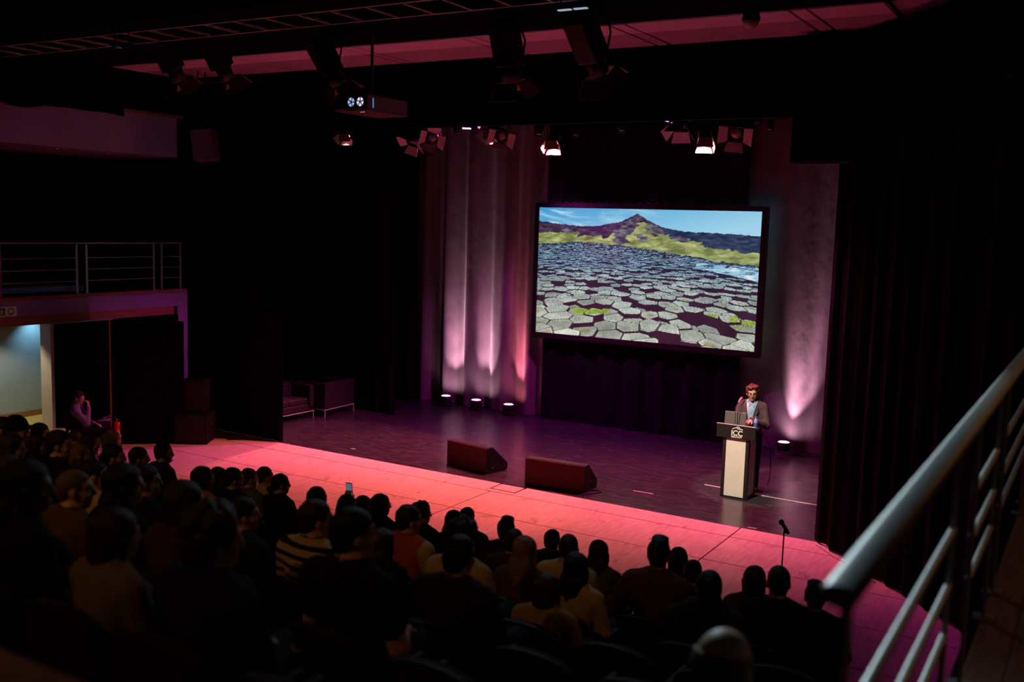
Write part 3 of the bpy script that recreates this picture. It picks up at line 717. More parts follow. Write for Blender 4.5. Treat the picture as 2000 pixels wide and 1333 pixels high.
def lantern(name, label, loc, target, size=1.0, leaves=(40, 40, 40, 40), lit=None, body='black_metal', leafm='door_metal', kind='fresnel', group=None, hang=None, by=16.0, cat='stage light', lens=None, roll=0.0):
    """loc: centre of the lens; hang: distance up to the bar clamp; by: depth of the bar"""
    if hang is None: hang = 6.42 - loc[2]
    R = aim(loc, target) @ rotm(0, 0, roll)
    root = thing(name, label, cat, loc, group=group)
    s = size
    T = lambda p: R @ Vector(p)
    def tr(mb):
        mb.v = [tuple(T(p)) for p in mb.v]; return mb
    if kind == 'fresnel':
        b = MB(); b.lathe([(0.105 * s, 0.0), (0.118 * s, 0.0), (0.118 * s, 0.10 * s), (0.105 * s, 0.12 * s), (0.105 * s, 0.24 * s), (0.07 * s, 0.30 * s), (0.001, 0.31 * s)], n=18, caps=(False, False))
        b.box((0, 0.0, 0.17 * s), (0.25 * s, 0.16 * s, 0.03 * s))
        hs = tr(b).build('housing', body, root)
    elif kind == 'profile':
        b = MB(); b.box((0, 0, 0.36 * s), (0.23 * s, 0.23 * s, 0.42 * s), ch=0.02 * s); b.lathe([(0.085 * s, 0.0), (0.095 * s, 0.0), (0.095 * s, 0.2 * s), (0.085 * s, 0.2 * s)], n=16)
        b.box((0, 0.0, 0.50 * s), (0.27 * s, 0.05 * s, 0.1 * s)); b.box((0, 0.13 * s, 0.36 * s), (0.08 * s, 0.05 * s, 0.2 * s))
        hs = tr(b).build('housing', body, root)
    else:
        b = MB(); b.lathe([(0.06 * s, 0.0), (0.07 * s, 0.0), (0.07 * s, 0.15 * s), (0.055 * s, 0.19 * s), (0.02 * s, 0.22 * s), (0.001, 0.22 * s)], n=16, caps=(False, False))
        hs = tr(b).build('housing', body, root)
    rl = {'fresnel': 0.104, 'profile': 0.084, 'par': 0.058}[kind] * s
    l = MB(); l.lathe([(0.001, 0.008 * s), (rl * .5, 0.012 * s), (rl, 0.03 * s), (rl, 0.05 * s)], n=18)
    tr(l).build('lens', lens or ('lens_lit' if lit else 'lens_dark'), hs)
    if kind != 'par':
        fr = MB()
        hh = 0.122 * s
        for (cx, cy, sx_, sy_) in ((0, hh, 2 * hh + .01, .012), (0, -hh, 2 * hh + .01, .012), (hh, 0, .012, 2 * hh), (-hh, 0, .012, 2 * hh)):
            fr.box((cx, cy, -0.004), (sx_, sy_, 0.02))
        bf = tr(fr).build('barn_door_frame', body, root)
        for k, ang in enumerate(leaves):
            if ang is None: continue
            a = math.radians(ang); Ll = 0.17 * s
            dx, dz = math.sin(a) * Ll, -math.cos(a) * Ll
            w0, w1 = 0.115 * s, 0.155 * s
            quad = [(-w0, hh, -0.01), (w0, hh, -0.01), (w1, hh + dx, -0.01 + dz), (-w1, hh + dx, -0.01 + dz)]
            nrm = Vector((0, math.cos(a), math.sin(a))) * 0.004
            vs = [Vector(p) for p in quad] + [Vector(p) + nrm for p in quad]
            lf = MB(); lf.add(vs, [(0, 1, 2, 3), (7, 6, 5, 4), (0, 4, 5, 1), (1, 5, 6, 2), (2, 6, 7, 3), (3, 7, 4, 0)])
            Rk = rotm(0, 0, k * math.pi / 2); lf.v = [tuple(Rk @ Vector(p)) for p in lf.v]
            tr(lf).build('barn_door_leaf', leafm, bf)
    # yoke and clamp
    piv = T((0, 0, 0.16 * s)); wv = (R @ Vector((1, 0, 0))); wv.z = 0; wv = wv.normalized() * 0.14 * s
    if kind == 'par': wv = wv * 0.6
    topz = hang
    ct = Vector((0, by - loc[1], topz))
    y = MB(); y.tube([piv + wv, piv + wv + (ct - piv) * .55, ct + wv * .5 - Vector((0, 0, .07)), ct - Vector((0, 0, .06)), ct - wv * .5 - Vector((0, 0, .07)), piv - wv + (ct - piv) * .55, piv - wv], 0.010 * s, 6)
    yk = y.build('yoke', 'black_metal', root)
    c = MB(); c.box(ct, (0.05, 0.07, 0.09), ch=0.006); c.cyl(ct - Vector((0, 0, .1)), ct, 0.01, n=8); c.build('clamp', 'black_metal', root)
    kn = MB(); kn.cyl(piv + wv, piv + wv * 1.18, 0.022 * s, n=8); kn.build('knob', 'black_metal', yk)
    if lit:
        power, color, ang, blend = lit
        p = Vector(loc) + T((0, 0, -0.012))
        spot('stage_lamp_light', p, target, power, color, ang, blend, 0.028 * s, root)
    return root

PINK = (1.0, 0.165, 0.170)
MAG = (0.80, 0.04, 0.58)
CUT = (-37, 38, -8, 38)      # leaf towards the audience closed down, so the beam ends on the apron
lantern('stage_light', 'pink lit barn-door lamp at the far left of the lamp bar', (-13.62, 16.0, 6.02), (-12.9, 13.3, 0), 0.9, CUT, lit=(1600, PINK, 66, .3))
lantern('stage_light', 'dark barn-door lamp tilted left, second on the lamp bar', (-11.95, 16.0, 5.86), (-12.9, 13.2, 2.0), 1.0, (50, 70, 25, 65), roll=.5, leafm='pale_leaf')
lantern('stage_light', 'barn-door lamp with a shiny lens and pale left leaf', (-11.46, 16.0, 5.93), (-8.6, 9.0, 2.6), 0.95, (70, 62, 30, 40), roll=.3, leafm='pale_leaf')
lantern('stage_light', 'black box-shaped lamp with one pink lit leaf edge', (-10.12, 16.05, 6.02), (-10.5, 13.3, 0.0), 1.05, CUT, lit=(1500, PINK, 66, .3))
lantern('stage_light', 'barn-door lamp with a round bright lens left of the screen', (-9.86, 15.95, 5.92), (-6.6, 9.0, 2.4), 0.95, (20, 58, 25, 48), roll=.25, leafm='pale_leaf')
lantern('stage_light', 'brightly lit pink barn-door lamp above the left edge of the screen', (-8.80, 16.0, 5.80), (-8.3, 13.3, 0), 0.9, (-37, None, 10, 30), lit=(1450, PINK, 130, .2))
lantern('stage_light', 'small round par lamp left of the bright pink lamp', (-9.13, 16.05, 5.95), (-8.9, 14.0, 0), 1.2, kind='par')
lantern('stage_light', 'dark wide barn-door lamp above the right half of the screen', (-6.40, 16.0, 6.02), (-6.3, 13.3, 0.0), 1.1, (20, 35, 25, 35), leafm='pale_leaf')
lantern('stage_light', 'brightest pink barn-door lamp, hanging lowest above the screen', (-5.93, 15.98, 5.80), (-4.6, 13.3, 0), 0.9, (-37, 20, 10, None), lit=(1750, PINK, 130, .2))
lantern('stage_light', 'lamp with three pale barn-door leaves spread open above the screen', (-5.40, 15.95, 5.88), (-3.9, 9.0, 2.6), 1.0, (20, 62, 60, 62), roll=.1, leafm='pale_leaf')
for i, (x, z, lb) in enumerate(((-8.35, 5.92, 'small par lamp just right of the bright pink lamp'), (-7.46, 5.98, 'small par lamp above the middle of the screen'), (-4.86, 5.94, 'small par lamp at the right end of the lamp bar'), (-10.9, 6.0, 'small par lamp over the pink lit curtain'), (-10.5, 6.05, 'tilted par lamp with a glinting rim over the pink lit curtain'), (-5.05, 6.05, 'small par lamp beside the open barn doors'))):
    lantern('stage_light', lb, (x, 16.0, z), (x + .4, 13.6 + .3 * i, 0), 0.85, kind='par')
# magenta wash lamps inside the stage house
lantern('stage_light', 'magenta wash lamp hidden high behind the header, left', (-11.2, 16.9, 6.35), (-10.8, 16.4, 0), 0.9, (-22, 40, -20, 40), lit=(1050, MAG, 150, .4), hang=.5, by=16.9)
lantern('stage_light', 'magenta wash lamp hidden high behind the header, right', (-6.8, 16.9, 6.35), (-7.0, 16.4, 0), 0.9, (-22, 40, -20, 40), lit=(1050, MAG, 150, .4), hang=.5, by=16.9)
b2 = thing('lighting_bar', 'second black lamp bar upstage of the first', 'lighting bar', (-8.7, 16.9, 6.85))
MB().cyl((-5.5, 0, 0), (5.4, 0, 0), 0.025, n=12).build('pipe', 'black_metal', b2)
for k in range(5): MB().cyl((-5 + 2.5 * k, 0, 0), (-5 + 2.5 * k, 0, 1.945), 0.012, n=6).build('drop_rod', 'black_metal', b2)

# ---- big profile lanterns on the bridge
for (x, z, tg, sz, lb, lit) in (
    (-6.87, 6.18, (-6.9, 13.0, 2.0), 1.35, 'big black lantern with a red lit leaf, hanging straight under the bridge', None),
    (-5.62, 6.22, (-4.92, 15.65, 0.95), 1.35, 'big black lantern tilted right under the bridge, aimed at the lectern', (2700, (1.0, 0.80, 0.60), 17, .35)),
    (-9.80, 6.26, (-8.7, 13.6, 2.2), 1.25, 'black lantern tilted right beside the projector pole', None),
    (-12.05, 6.45, (-11.6, 14.0, 2.0), 1.25, 'black lantern third from the left under the bridge', None),
    (-13.15, 6.48, (-12.7, 14.0, 2.0), 1.25, 'black lantern at the far left under the bridge', None)):
    lantern('bridge_lantern', lb, (x, 11.35, z), tg, sz, (35, 30, 40, 30), kind='profile', lit=lit, leafm='leaf_red_lit', hang=6.93 - z, by=11.35, lens='lens_dark')

# ---- ceiling dome
t = thing('dome_camera', 'small dome fixture on a short black mount under the ceiling strip', 'dome', (-3.95, 12.0, 6.83))
MB().lathe([(0.001, -0.09), (0.05, -0.08), (0.085, -0.04), (0.10, 0.0), (0.10, 0.02)], n=20).build('dome', 'dome_white', t)
MB().lathe([(0.10, 0.0), (0.11, 0.02), (0.09, 0.12), (0.06, 0.16), (0.06, 0.22)], n=20).build('mount', 'black_metal', t)

# ---- projector on a pole
pr = thing('projector', 'boxy ceiling projector on a pole with two glowing round openings', 'projector', (-9.275, 11.45, 5.85))
MB().box((0, 0, 0.105), (0.585, 0.93, 0.21), ch=0.012).build('housing', 'projector_grey', pr)
MB().box((0, 0, -0.006), (0.56, 0.90, 0.012)).build('underside', 'projector_under', pr)
MB().box((0.294, 0, 0.0), (0.012, 0.93, 0.014)).build('edge_rail', 'steel_dull', pr)
MB().box((-0.20, -0.467, 0.11), (0.13, 0.01, 0.15), ch=0.003).build('vent', 'screen_off', pr)
MB().box((-0.085, -0.467, 0.165), (0.05, 0.006, 0.06)).build('sticker', 'sticker', pr)
for k, (x, m_) in enumerate(((0.02, 'glow_blue'), (0.18, 'glow_violet'))):
    op = MB().lathe([(0.062, 0), (0.076, 0), (0.076, 0.012), (0.062, 0.012)], rot=rotm(math.pi / 2), n=24).build('fan_ring', 'projector_grey', pr, (x, -0.465, 0.105))
    MB().lathe([(0.001, 0.002), (0.06, 0.002), (0.06, 0.006), (0.001, 0.006)], rot=rotm(math.pi / 2), n=24).build('fan_glow', m_, op)
    fb = MB()
    for j in range(5):
        a = j * 1.2566 + .3 * k
        fb.box((math.cos(a) * .034, -0.006, math.sin(a) * .034), (0.056, 0.004, 0.014), rotm(0, -a, 0))
    fb.lathe([(0.001, 0), (0.016, 0), (0.016, 0.006), (0.001, 0.006)], rot=rotm(math.pi / 2), n=12, c=(0, -.004, 0))
    fb.build('fan_blades', 'screen_off', op)
MB().box((0.2955, -0.33, 0.10), (0.006, 0.018, 0.13)).build('indicator_strip', 'glow_cyan', pr)
for k in range(3): MB().box((0.05 + .03 * k, -0.30, -0.014), (0.012, 0.012, 0.006)).build('indicator_light', 'glow_green', pr)
MB().cyl((0, 0, 0.21), (0, 0, 1.15), 0.022, n=12).build('pole', 'steel_dull', pr)
MB().box((0, 0, 0.225), (0.30, 0.30, 0.03), ch=0.004).build('mount_plate', 'black_metal', pr)
for sx_ in (-.25, .25): MB().cyl((sx_, -.40, 0.21), (sx_, -.40, 0.235), 0.012, n=8).build('eye_bolt', 'chrome', pr)
lead = MB().tube([(-.1, .1, .23), (-.06, .12, .32), (-.03, .05, .42), (-.02, .02, .6)], .006, 6).build('cable', 'cable', pr)

# ---- hung loudspeaker box at left
t = thing('hung_loudspeaker', 'pale grey loudspeaker box hung high left with a looping cable', 'loudspeaker', (-15.0, 13.55, 5.36), rz=math.radians(-58))
MB().box((0, 0, 0.29), (0.42, 0.40, 0.58), rotm(0.12), ch=0.01).build('cabinet', 'speaker_grey', t)
MB().box((0, -0.215, 0.27), (0.10, 0.02, 0.10), rotm(0.12)).build('connector_plate', 'screen_off', t)
MB().box((0.0, 0.0, 0.62), (0.40, 0.05, 0.04)).build('bracket', 'black_metal', t)
MB().cyl((0, 0, 0.6), (0, 0, 3.4), 0.02, n=8).build('hanger', 'black_metal', t)
MB().tube([(0.10, -0.2, 0.15), (0.35, -0.25, 0.14), (0.46, -0.22, 0.32), (0.42, -.18, .6), (0.3, -.1, 1.1), (0.2, -.05, 1.8), (.02, 0, 2.6)], 0.010, 6).build('cable', 'cable', t)
for z in (0.1, 0.5): MB().ball((0.215, -0.12, z), 0.016, 8, 6).build('bolt', 'chrome', t)

# ---- uplights along the back curtain
for i, (x, pw, lb, tx) in enumerate(((-13.22, 118, 'leftmost uplight can at the foot of the back curtain', -13.20), (-12.37, 118, 'middle of the three uplight cans at the curtain foot', -12.32), (-11.49, 105, 'uplight can throwing the red column beside the screen', -11.42), (-5.20, 140, 'uplight can behind the speaker right of the lectern', -5.05))):
    t = thing('uplight', lb, 'uplight', (x, 19.22, 0), group='floor uplights')
    col = (1.0, 0.52, 0.66) if i != 2 else (1.0, 0.20, 0.30)
    b = MB(); b.lathe([(0.001, 0.085), (0.09, 0.09), (0.12, 0.12), (0.125, 0.25), (0.112, 0.258), (0.108, 0.25)], n=20, caps=(True, False)); uh = b.build('housing', 'black_metal', t)
    MB().lathe([(0.126, 0.235), (0.131, 0.24), (0.131, 0.255), (0.126, 0.26)], n=20).build('rim', 'steel_dull', uh)
    MB().lathe([(0.001, 0.266), (0.09, 0.262), (0.108, 0.252), (0.108, 0.245)], n=20).build('lens', 'lens_up', uh)
    y = MB(); y.tube([(-.14, 0, .17), (-.145, -.02, .06), (-.12, -.06, .012), (.12, -.06, .012), (.145, -.02, .06), (.14, 0, .17)], .010, 6)
    y.tube([(-.14, 0, .17), (-.145, .02, .06), (-.12, .06, .012), (.12, .06, .012), (.145, .02, .06), (.14, 0, .17)], .010, 6); ub = y.build('bracket', 'steel_dull' if i == 3 else 'black_metal', t)
    for s in (-1, 1): MB().cyl((s * .13, 0, .17), (s * .16, 0, .17), .022, n=8).build('knob', 'black_metal', ub)
    MB().tube([(.05, .1, .11), (.18, .16, .03), (.45, .18, .012), (.8, .25, .012)], .008, 6).build('cable', 'cable', t)
    up = lambda deg: (x + (tx - x) * 1.0, 19.25 + .35, 0.28 + .35 * math.tan(math.radians(deg)))
    spot('uplight_beam', (x, 19.25, 0.28), up(70), pw * 4.2, col, 38, 1.0, .04, t)
    spot('uplight_beam', (x, 19.25, 0.28), up(79), pw * 5.0, col, 24, 1.0, .04, t)
    spot('uplight_beam', (x, 19.25, 0.28), up(50), pw * .22, col, 120, 1.0, .04, t)

# ---- floor monitor wedges
def wedge(x, y, rz, w, label):
    t = thing('stage_monitor', label, 'monitor speaker', (x, y, 0), rz)
    prof = [(0, 0), (0.50, 0), (0.54, 0.03), (0.54, 0.13), (0.17, 0.44), (0.04, 0.455), (0, 0.45)]
    b = MB(); b.prism(prof, -w / 2, w / 2, lambda a, h, e: (e, a, h)); cb = b.build('cabinet', 'cab_black', t)
    MB().box((0, -0.006, 0.225), (w - .005, 0.012, 0.45), ch=0.003).build('back_panel', 'cab_red_lit', t)
    ang = math.atan2(0.44 - 0.13, 0.54 - 0.17)
    MB().box((0, 0.365, 0.292), (w - .06, 0.46, 0.012), rotm(-ang)).build('grille', 'grille', t)
    MB().box((0, 0.095, 0.456), (w, 0.13, 0.012), rotm(0.06)).build('top_edge', 'black_metal', t)
    for s in (-1, 1):
        MB().box((s * (w / 2 + .002), 0.25, 0.14), (0.006, 0.12, 0.05)).build('handle', 'grille', cb)
        for k in range(2): MB().ball((s * (w / 2 + .004), 0.16 + .3 * k, 0.09), 0.01, 8, 6).build('screw', 'chrome', cb)
    return t
wedge(-9.465, 14.445, -0.196, 0.97, 'left black monitor wedge near the stage edge')
wedge(-7.585, 14.235, 0.07, 1.08, 'right black monitor wedge near the stage edge')
o = MB().tube([(-7.12, 14.45, .01), (-6.95, 14.60, .012), (-6.86, 14.52, .012), (-6.93, 14.35, .012), (-7.05, 14.18, .012), (-6.98, 14.10, .012)], 0.011, 6).build('cable', 'cable', None); tag(o, 'black cable curling out from behind the right monitor wedge', 'cable')
# ---- tape marks on the stage floor
for (a, b_, lb) in (((-4.63, 15.965), (-3.40, 15.93), 'long whitish tape line right of the lectern'), ((-5.65, 16.06), (-5.36, 16.05), 'short whitish tape line left of the lectern')):
    L_ = math.hypot(b_[0] - a[0], b_[1] - a[1]); o = MB().box((0, 0, 0), (L_, 0.03, 0.003)).build('floor_tape', 'tape_white', None, ((a[0] + b_[0]) / 2, (a[1] + b_[1]) / 2, 0.0036), math.atan2(b_[1] - a[1], b_[0] - a[0])); tag(o, lb, 'tape', 'tape marks')
for i, (x, y, l, a, lb) in enumerate(((-12.05, 14.45, .10, .3, 'tiny bright tape scrap near the left stage edge'), (-6.3, 14.95, .35, .05, 'faint tape dash right of the right monitor wedge'), (-7.6, 15.3, .3, 0, 'faint tape dash behind the monitor wedges'), (-4.2, 14.10, .14, .1, 'small glinting tape mark on the stage edge below the lectern'))):
    o = MB().box((0, 0, 0), (l, 0.03, 0.003)).build('floor_tape', 'tape_white', None, (x, y, 0.0036), a); tag(o, lb, 'tape', 'tape marks')

# ---- lectern
lec = thing('lectern', 'black lectern with tall cream front panel and white venue logo', 'lectern', (-4.965, 15.52, 0))
b = MB(); b.box((0, 0.22, 0.02), (0.46, 0.44, 0.04), ch=0.004); b.build('base', 'lectern_black', lec)
MB().box((0, 0.0, 0.51), (0.325, 0.02, 0.96), ch=0.004).build('front_panel', 'lectern_white', lec)
for s in (-1, 1):
    MB().box((s * 0.193, 0.02, 0.51), (0.05, 0.07, 0.98), ch=0.004).build('post', 'lectern_black', lec)
    MB().box((s * 0.20, 0.22, 0.51), (0.02, 0.33, 0.96), ch=0.004).build('side_panel', 'lectern_white', lec)
    MB().box((s * 0.20, 0.41, 0.51), (0.04, 0.05, 0.98), ch=0.004).build('post', 'lectern_black', lec)
MB().box((0, -0.03, 1.105), (0.645, 0.04, 0.215), ch=0.005).build('head_board', 'lectern_black', lec)
MB().box((0, -0.03, 1.216), (0.655, 0.05, 0.010), ch=0.002).build('top_edge', 'steel_dull', lec)
MB().box((0, 0.205, 1.120), (0.60, 0.45, 0.03), rotm(-0.24), ch=0.005).build('sloping_top', 'lectern_black', lec)
for s in (-1, 1): MB().box((s * .20, 0.22, 1.03), (0.03, 0.38, 0.10), ch=0.004).build('top_bracket', 'lectern_black', lec)
def text_mesh(body, size, extrude=0.002, spacing=1.0):
    c = bpy.data.curves.new('txt', 'FONT'); c.body = body; c.size = size; c.extrude = extrude; c.align_x = 'CENTER'; c.space_character = spacing; c.offset = size * 0.02
    o = bpy.data.objects.new('txt', c); COL.objects.link(o)
    dg = bpy.context.evaluated_depsgraph_get(); me = bpy.data.meshes.new_from_object(o.evaluated_get(dg))
    bpy.data.objects.remove(o); return me
def put_text(body, size, loc, parent, m, sx_=1.0, spacing=1.0):
    me = text_mesh(body, size, spacing=spacing); me.materials.clear(); me.materials.append(MATS[m])
    o = bpy.data.objects.new('lettering', me); COL.objects.link(o); o.parent = parent; o.location = loc; o.rotation_euler = (math.pi / 2, 0, 0); o.scale = (sx_, 1, 1); return o
put_text('ICC', 0.118, (0.02, -0.053, 1.052), lec, 'white_print', 1.0, 0.98)
put_text('BELFAST', 0.043, (0.02, -0.053, 1.014), lec, 'white_print', 1.12, 1.0)
lg = MB()
for pl in ([(-.085, .0), (-.02, .028), (.012, .046), (.03, .040), (-.01, .020), (-.072, -.008)], [(.012, .046), (.030, .040), (.055, .012), (.095, .004), (.092, -.010), (.048, -.001), (.034, .012)], [(-.02, .012), (.012, .020), (.04, -.004), (.028, -.010), (.006, .006)]):
    lg.prism(pl, -0.053, -0.050, lambda a, h, e: (a + .02, e, h + 1.158))
lg.build('logo', 'white_print', lec)
# laptop
lp = thing('laptop', 'open grey laptop on the lectern, lid towards the audience', 'laptop', (-5.05, 15.66, 1.154))
lp.rotation_euler = (-0.24, 0, 0)
MB().box((0, 0.12, 0.009), (0.35, 0.24, 0.018), ch=0.003).build('base', 'laptop_grey', lp)
lid = MB().box((0, -0.022, 0.125), (0.35, 0.010, 0.235), rotm(0.16), ch=0.003).build('lid', 'laptop_grey', lp)
MB().box((0, -0.013, 0.125), (0.33, 0.004, 0.21), rotm(0.16)).build('display', 'screen_off', lid)
# bottle
bt = thing('water_bottle', 'clear blue water bottle held at the right end of the lectern', 'bottle', (-4.705, 15.66, 1.15))
MB().lathe([(0.001, 0), (0.030, 0.002), (0.032, 0.02), (0.031, 0.05), (0.033, 0.10), (0.031, 0.14), (0.018, 0.175), (0.012, 0.185), (0.012, 0.20), (0.001, 0.20)], n=18).build('body', 'bottle_plastic', bt)
MB().lathe([(0.034, 0.05), (0.0345, 0.052), (0.0345, 0.115), (0.034, 0.117)], n=18).build('paper_band', 'bottle_label', bt)
MB().lathe([(0.015, 0.195), (0.015, 0.215), (0.001, 0.217)], n=14).build('cap', 'bottle_label', bt)
# gooseneck microphones
for i, (pts, fm, r, lb) in enumerate((([(0, 0, 0), (0, 0, .05), (0, 0, .18), (-.01, .03, .32), (.02, .10, .40)], 'mic_foam', .024, 'pink lit gooseneck microphone on the lectern'), ([(0, 0, 0), (0, 0, .06), (.0, 0, .18), (.01, .04, .28), (.03, .10, .36)], 'mic_black', .022, 'black gooseneck microphone on the lectern'))):
    t = thing('gooseneck_microphone', lb, 'microphone', (-5.02 + .03 * i, 15.57 + .02 * i, 1.172))
    MB().lathe([(0.035, 0), (0.035, 0.012), (0.012, 0.03), (0.010, 0.04)], n=14).build('base', 'mic_black', t)
    MB().tube(pts, 0.006, 8).build('gooseneck', 'mic_black', t)
    d = (Vector(pts[-1]) - Vector(pts[-2])).normalized(); e = Vector(pts[-1])
    c = MB(); c.tube([e - d * .02, e, e + d * .05, e + d * .085, e + d * .10], [.010, r * .8, r, r * .8, .004], 12); c.build('windshield', fm, t)
o = MB().tube([(-4.62, 15.96, .02), (-4.60, 16.1, .05), (-4.58, 16.22, .30), (-4.60, 16.25, .75), (-4.64, 16.0, 1.0), (-4.70, 15.85, 1.08)], 0.006, 6).build('cable', 'cable', None); tag(o, 'thin black cable hanging down beside the speaker', 'cable')

# ---- microphone stand in front of the audience
ms = thing('microphone_stand', 'black microphone stand in front of the first row at right', 'microphone stand', (-2.69, 10.17, 0))
MB().lathe([(0.13, 0), (0.13, 0.012), (0.03, 0.03), (0.016, 0.04)], n=20).build('base', 'mic_black', ms)
MB().cyl((0, 0, 0.03), (0, 0, 0.8), 0.012, n=10).build('pole', 'black_metal', ms)
MB().cyl((0, 0, 0.78), (0, 0, 1.24), 0.008, n=10).build('pole', 'black_metal', ms)
MB().lathe([(0.018, 0.76), (0.02, 0.78), (0.02, 0.84), (0.012, 0.85)], n=12).build('collar', 'mic_black', ms)
c = MB(); c.tube([(0.055, -.02, 1.225), (0.03, -.012, 1.255), (-.02, 0, 1.31)], [.016, .018, .020], 10); c.build('microphone', 'mic_black', ms)
MB().ball((-.035, .004, 1.327), 0.03, 12, 8).build('grille', 'mic_black', ms)
MB().box((0.02, -.008, 1.245), (0.04, 0.04, 0.04), ch=.006).build('clip', 'mic_black', ms)

# ---- loudspeaker stack at left
for (x, y, z, w, d, h, lb, ch) in ((-14.86, 13.12, 0, 0.62, 0.62, 0.57, 'lower black subwoofer box at the left stage corner', .012), (-14.90, 13.18, 0.572, 0.44, 0.46, 0.62, 'upper black loudspeaker standing on the subwoofer', .012)):
    t = thing('loudspeaker', lb, 'loudspeaker', (x, y, z), 0.55)
    MB().box((0, 0, h / 2), (w, d, h), ch=ch).build('cabinet', 'cab_black', t)
    MB().box((0, -d / 2 - .006, h / 2), (w - .05, .012, h - .05), ch=.003).build('grille', 'grille', t)
    for s in (-1, 1): MB().box((s * (w / 2 + .002), 0, h * .6), (.006, .14, .05)).build('handle', 'grille', t)
o = MB().tube([(-15.05, 13.5, .58), (-15.2, 13.7, .9), (-15.3, 13.9, 1.2), (-15.25, 14.0, 1.6)], 0.010, 6).build('cable', 'cable', None); tag(o, 'thin black cable rising behind the loudspeaker stack', 'cable')
o = MB().tube([(-14.45, 13.55, .012), (-14.2, 13.78, .012), (-13.9, 13.90, .012), (-13.6, 13.99, .012)], 0.012, 6).build('cable', 'cable', None); tag(o, 'black cable lying along the foot of the left side drape', 'cable')
o = MB().tube([(-3.20, 13.85, .012), (-2.9, 13.5, .012), (-2.5, 13.1, .012), (-2.2, 12.75, .012)], 0.012, 6).build('cable', 'tape_white', None); tag(o, 'pale cable lying along the foot of the right side drape', 'cable')

# ---- sofas in the left wing
def sofa(x, y, rz, w, label):
    t = thing('sofa', label, 'sofa', (x, y, 0), rz)
    d, sh = 0.78, 0.40
    MB().box((0, 0.02, 0.25), (w, d - .04, 0.14), ch=0.02).build('base', 'sofa_leather', t)
    n = 2 if w > 1 else 1
    for k in range(n):
        cw = (w - 0.24) / n
        MB().box((-(w - .24) / 2 + cw * (k + .5), -0.06, 0.385), (cw - .01, d - .22, 0.14), ch=0.03).build('seat_cushion', 'sofa_leather', t)
        MB().box((-(w - .24) / 2 + cw * (k + .5), 0.22, 0.58), (cw - .01, 0.14, 0.30), rotm(-.12), ch=0.03).build('back_cushion', 'sofa_leather', t)
    MB().box((0, 0.34, 0.50), (w, 0.12, 0.50), ch=0.02).build('backrest', 'sofa_leather', t)
    for s in (-1, 1):
        MB().box((s * (w / 2 - .06), -0.02, 0.50), (0.12, d - .02, 0.48), ch=0.02).build('armrest', 'sofa_leather', t)
    fr = MB()
    for a, b_ in (((-w / 2, -d / 2), (w / 2, -d / 2)), ((-w / 2, d / 2), (w / 2, d / 2)), ((-w / 2, -d / 2), (-w / 2, d / 2)), ((w / 2, -d / 2), (w / 2, d / 2))):
        fr.box(((a[0] + b_[0]) / 2, (a[1] + b_[1]) / 2, 0.165), (max(.02, abs(a[0] - b_[0])), max(.02, abs(a[1] - b_[1])), 0.02))
    fr.build('frame', 'steel', t)
    for sx_ in (-1, 1):
        for sy_ in (-1, 1): MB().box((sx_ * (w / 2 - .01), sy_ * (d / 2 - .01), 0.08), (0.02, 0.02, 0.16)).build('leg', 'steel', t)
    return t
sofa(-15.07, 15.58, math.radians(88), 1.35, 'dark two-seat sofa behind the left side drape, seat visible')
sofa(-14.89, 16.90, math.radians(-88), 1.02, 'dark armchair seen from its back next to the two-seat sofa')

# ---- fire extinguisher
t = thing('fire_extinguisher', 'small red fire extinguisher on the floor by the black doors', 'fire extinguisher', (-15.75, 12.05, 0.0))
MB().lathe([(0.001, 0), (0.07, 0.004), (0.075, 0.03), (0.075, 0.36), (0.06, 0.42), (0.025, 0.45), (0.022, 0.47), (0.001, 0.47)], n=20).build('cylinder', 'red_paint', t)
MB().lathe([(0.022, 0.465), (0.026, 0.47), (0.026, 0.51), (0.015, 0.52)], n=12).build('valve', 'chrome', t)
v_ = MB(); v_.box((0, -0.04, 0.53), (0.02, 0.12, 0.012), rotm(.2)); v_.box((0, -0.04, 0.51), (0.02, 0.11, 0.010), rotm(-.1)); v_.build('lever', 'mic_black', t)
MB().tube([(0.02, 0, .49), (.07, .02, .47), (.09, .02, .35), (.09, .01, .2)], .010, 6).build('hose', 'mic_black', t)
MB().lathe([(0.0755, 0.14), (0.0765, 0.142), (0.0765, 0.28), (0.0755, 0.282)], n=20).build('paper_band', 'paper', t)

# ---- balustrades
def balustrade(name, label, x, y0, y1, panels, zs, bar_r, rail_r, base_z, cat='railing'):
    t = thing(name, label, cat, (x, y0, base_z))
    zr = zs[0] - base_z
    r = MB(); n = 14
    for seg in [(y0, y1)]:
        L_ = seg[1] - seg[0]
        # flat-oval handrail
        vs = []; m_ = 16
        for yy in (0, L_):
            for i in range(m_):
                a = 2 * math.pi * i / m_; vs.append((rail_r * 1.25 * math.copysign(abs(math.cos(a)) ** .8, math.cos(a)), yy, zr + rail_r * .8 * math.copysign(abs(math.sin(a)) ** .8, math.sin(a))))
        r.add(vs, [(i, (i + 1) % m_, m_ + (i + 1) % m_, m_ + i) for i in range(m_)], True); r.add(vs[:m_], [tuple(range(m_))]); r.add(vs[m_:], [tuple(range(m_))])
    r.build('handrail', 'steel', t)
    for (a, b_) in panels:
        for z in zs[1:]:
            MB().cyl((0, a - y0, z - base_z), (0, b_ - y0, z - base_z), bar_r, n=10).build('bar', 'steel', t)
        for yy in (a, b_):
            p = MB(); p.box((0, yy - y0, zr / 2 - .02), (0.014, 0.05, zr - .02)); p.box((0, yy - y0, 0.006), (0.09, 0.09, 0.012)); p.build('post', 'steel_dull', t)
            MB().cyl((0, yy - y0, zr - .05), (0, yy - y0, zr - .01), 0.012, n=8).build('rail_bracket', 'steel_dull', t)
    return t
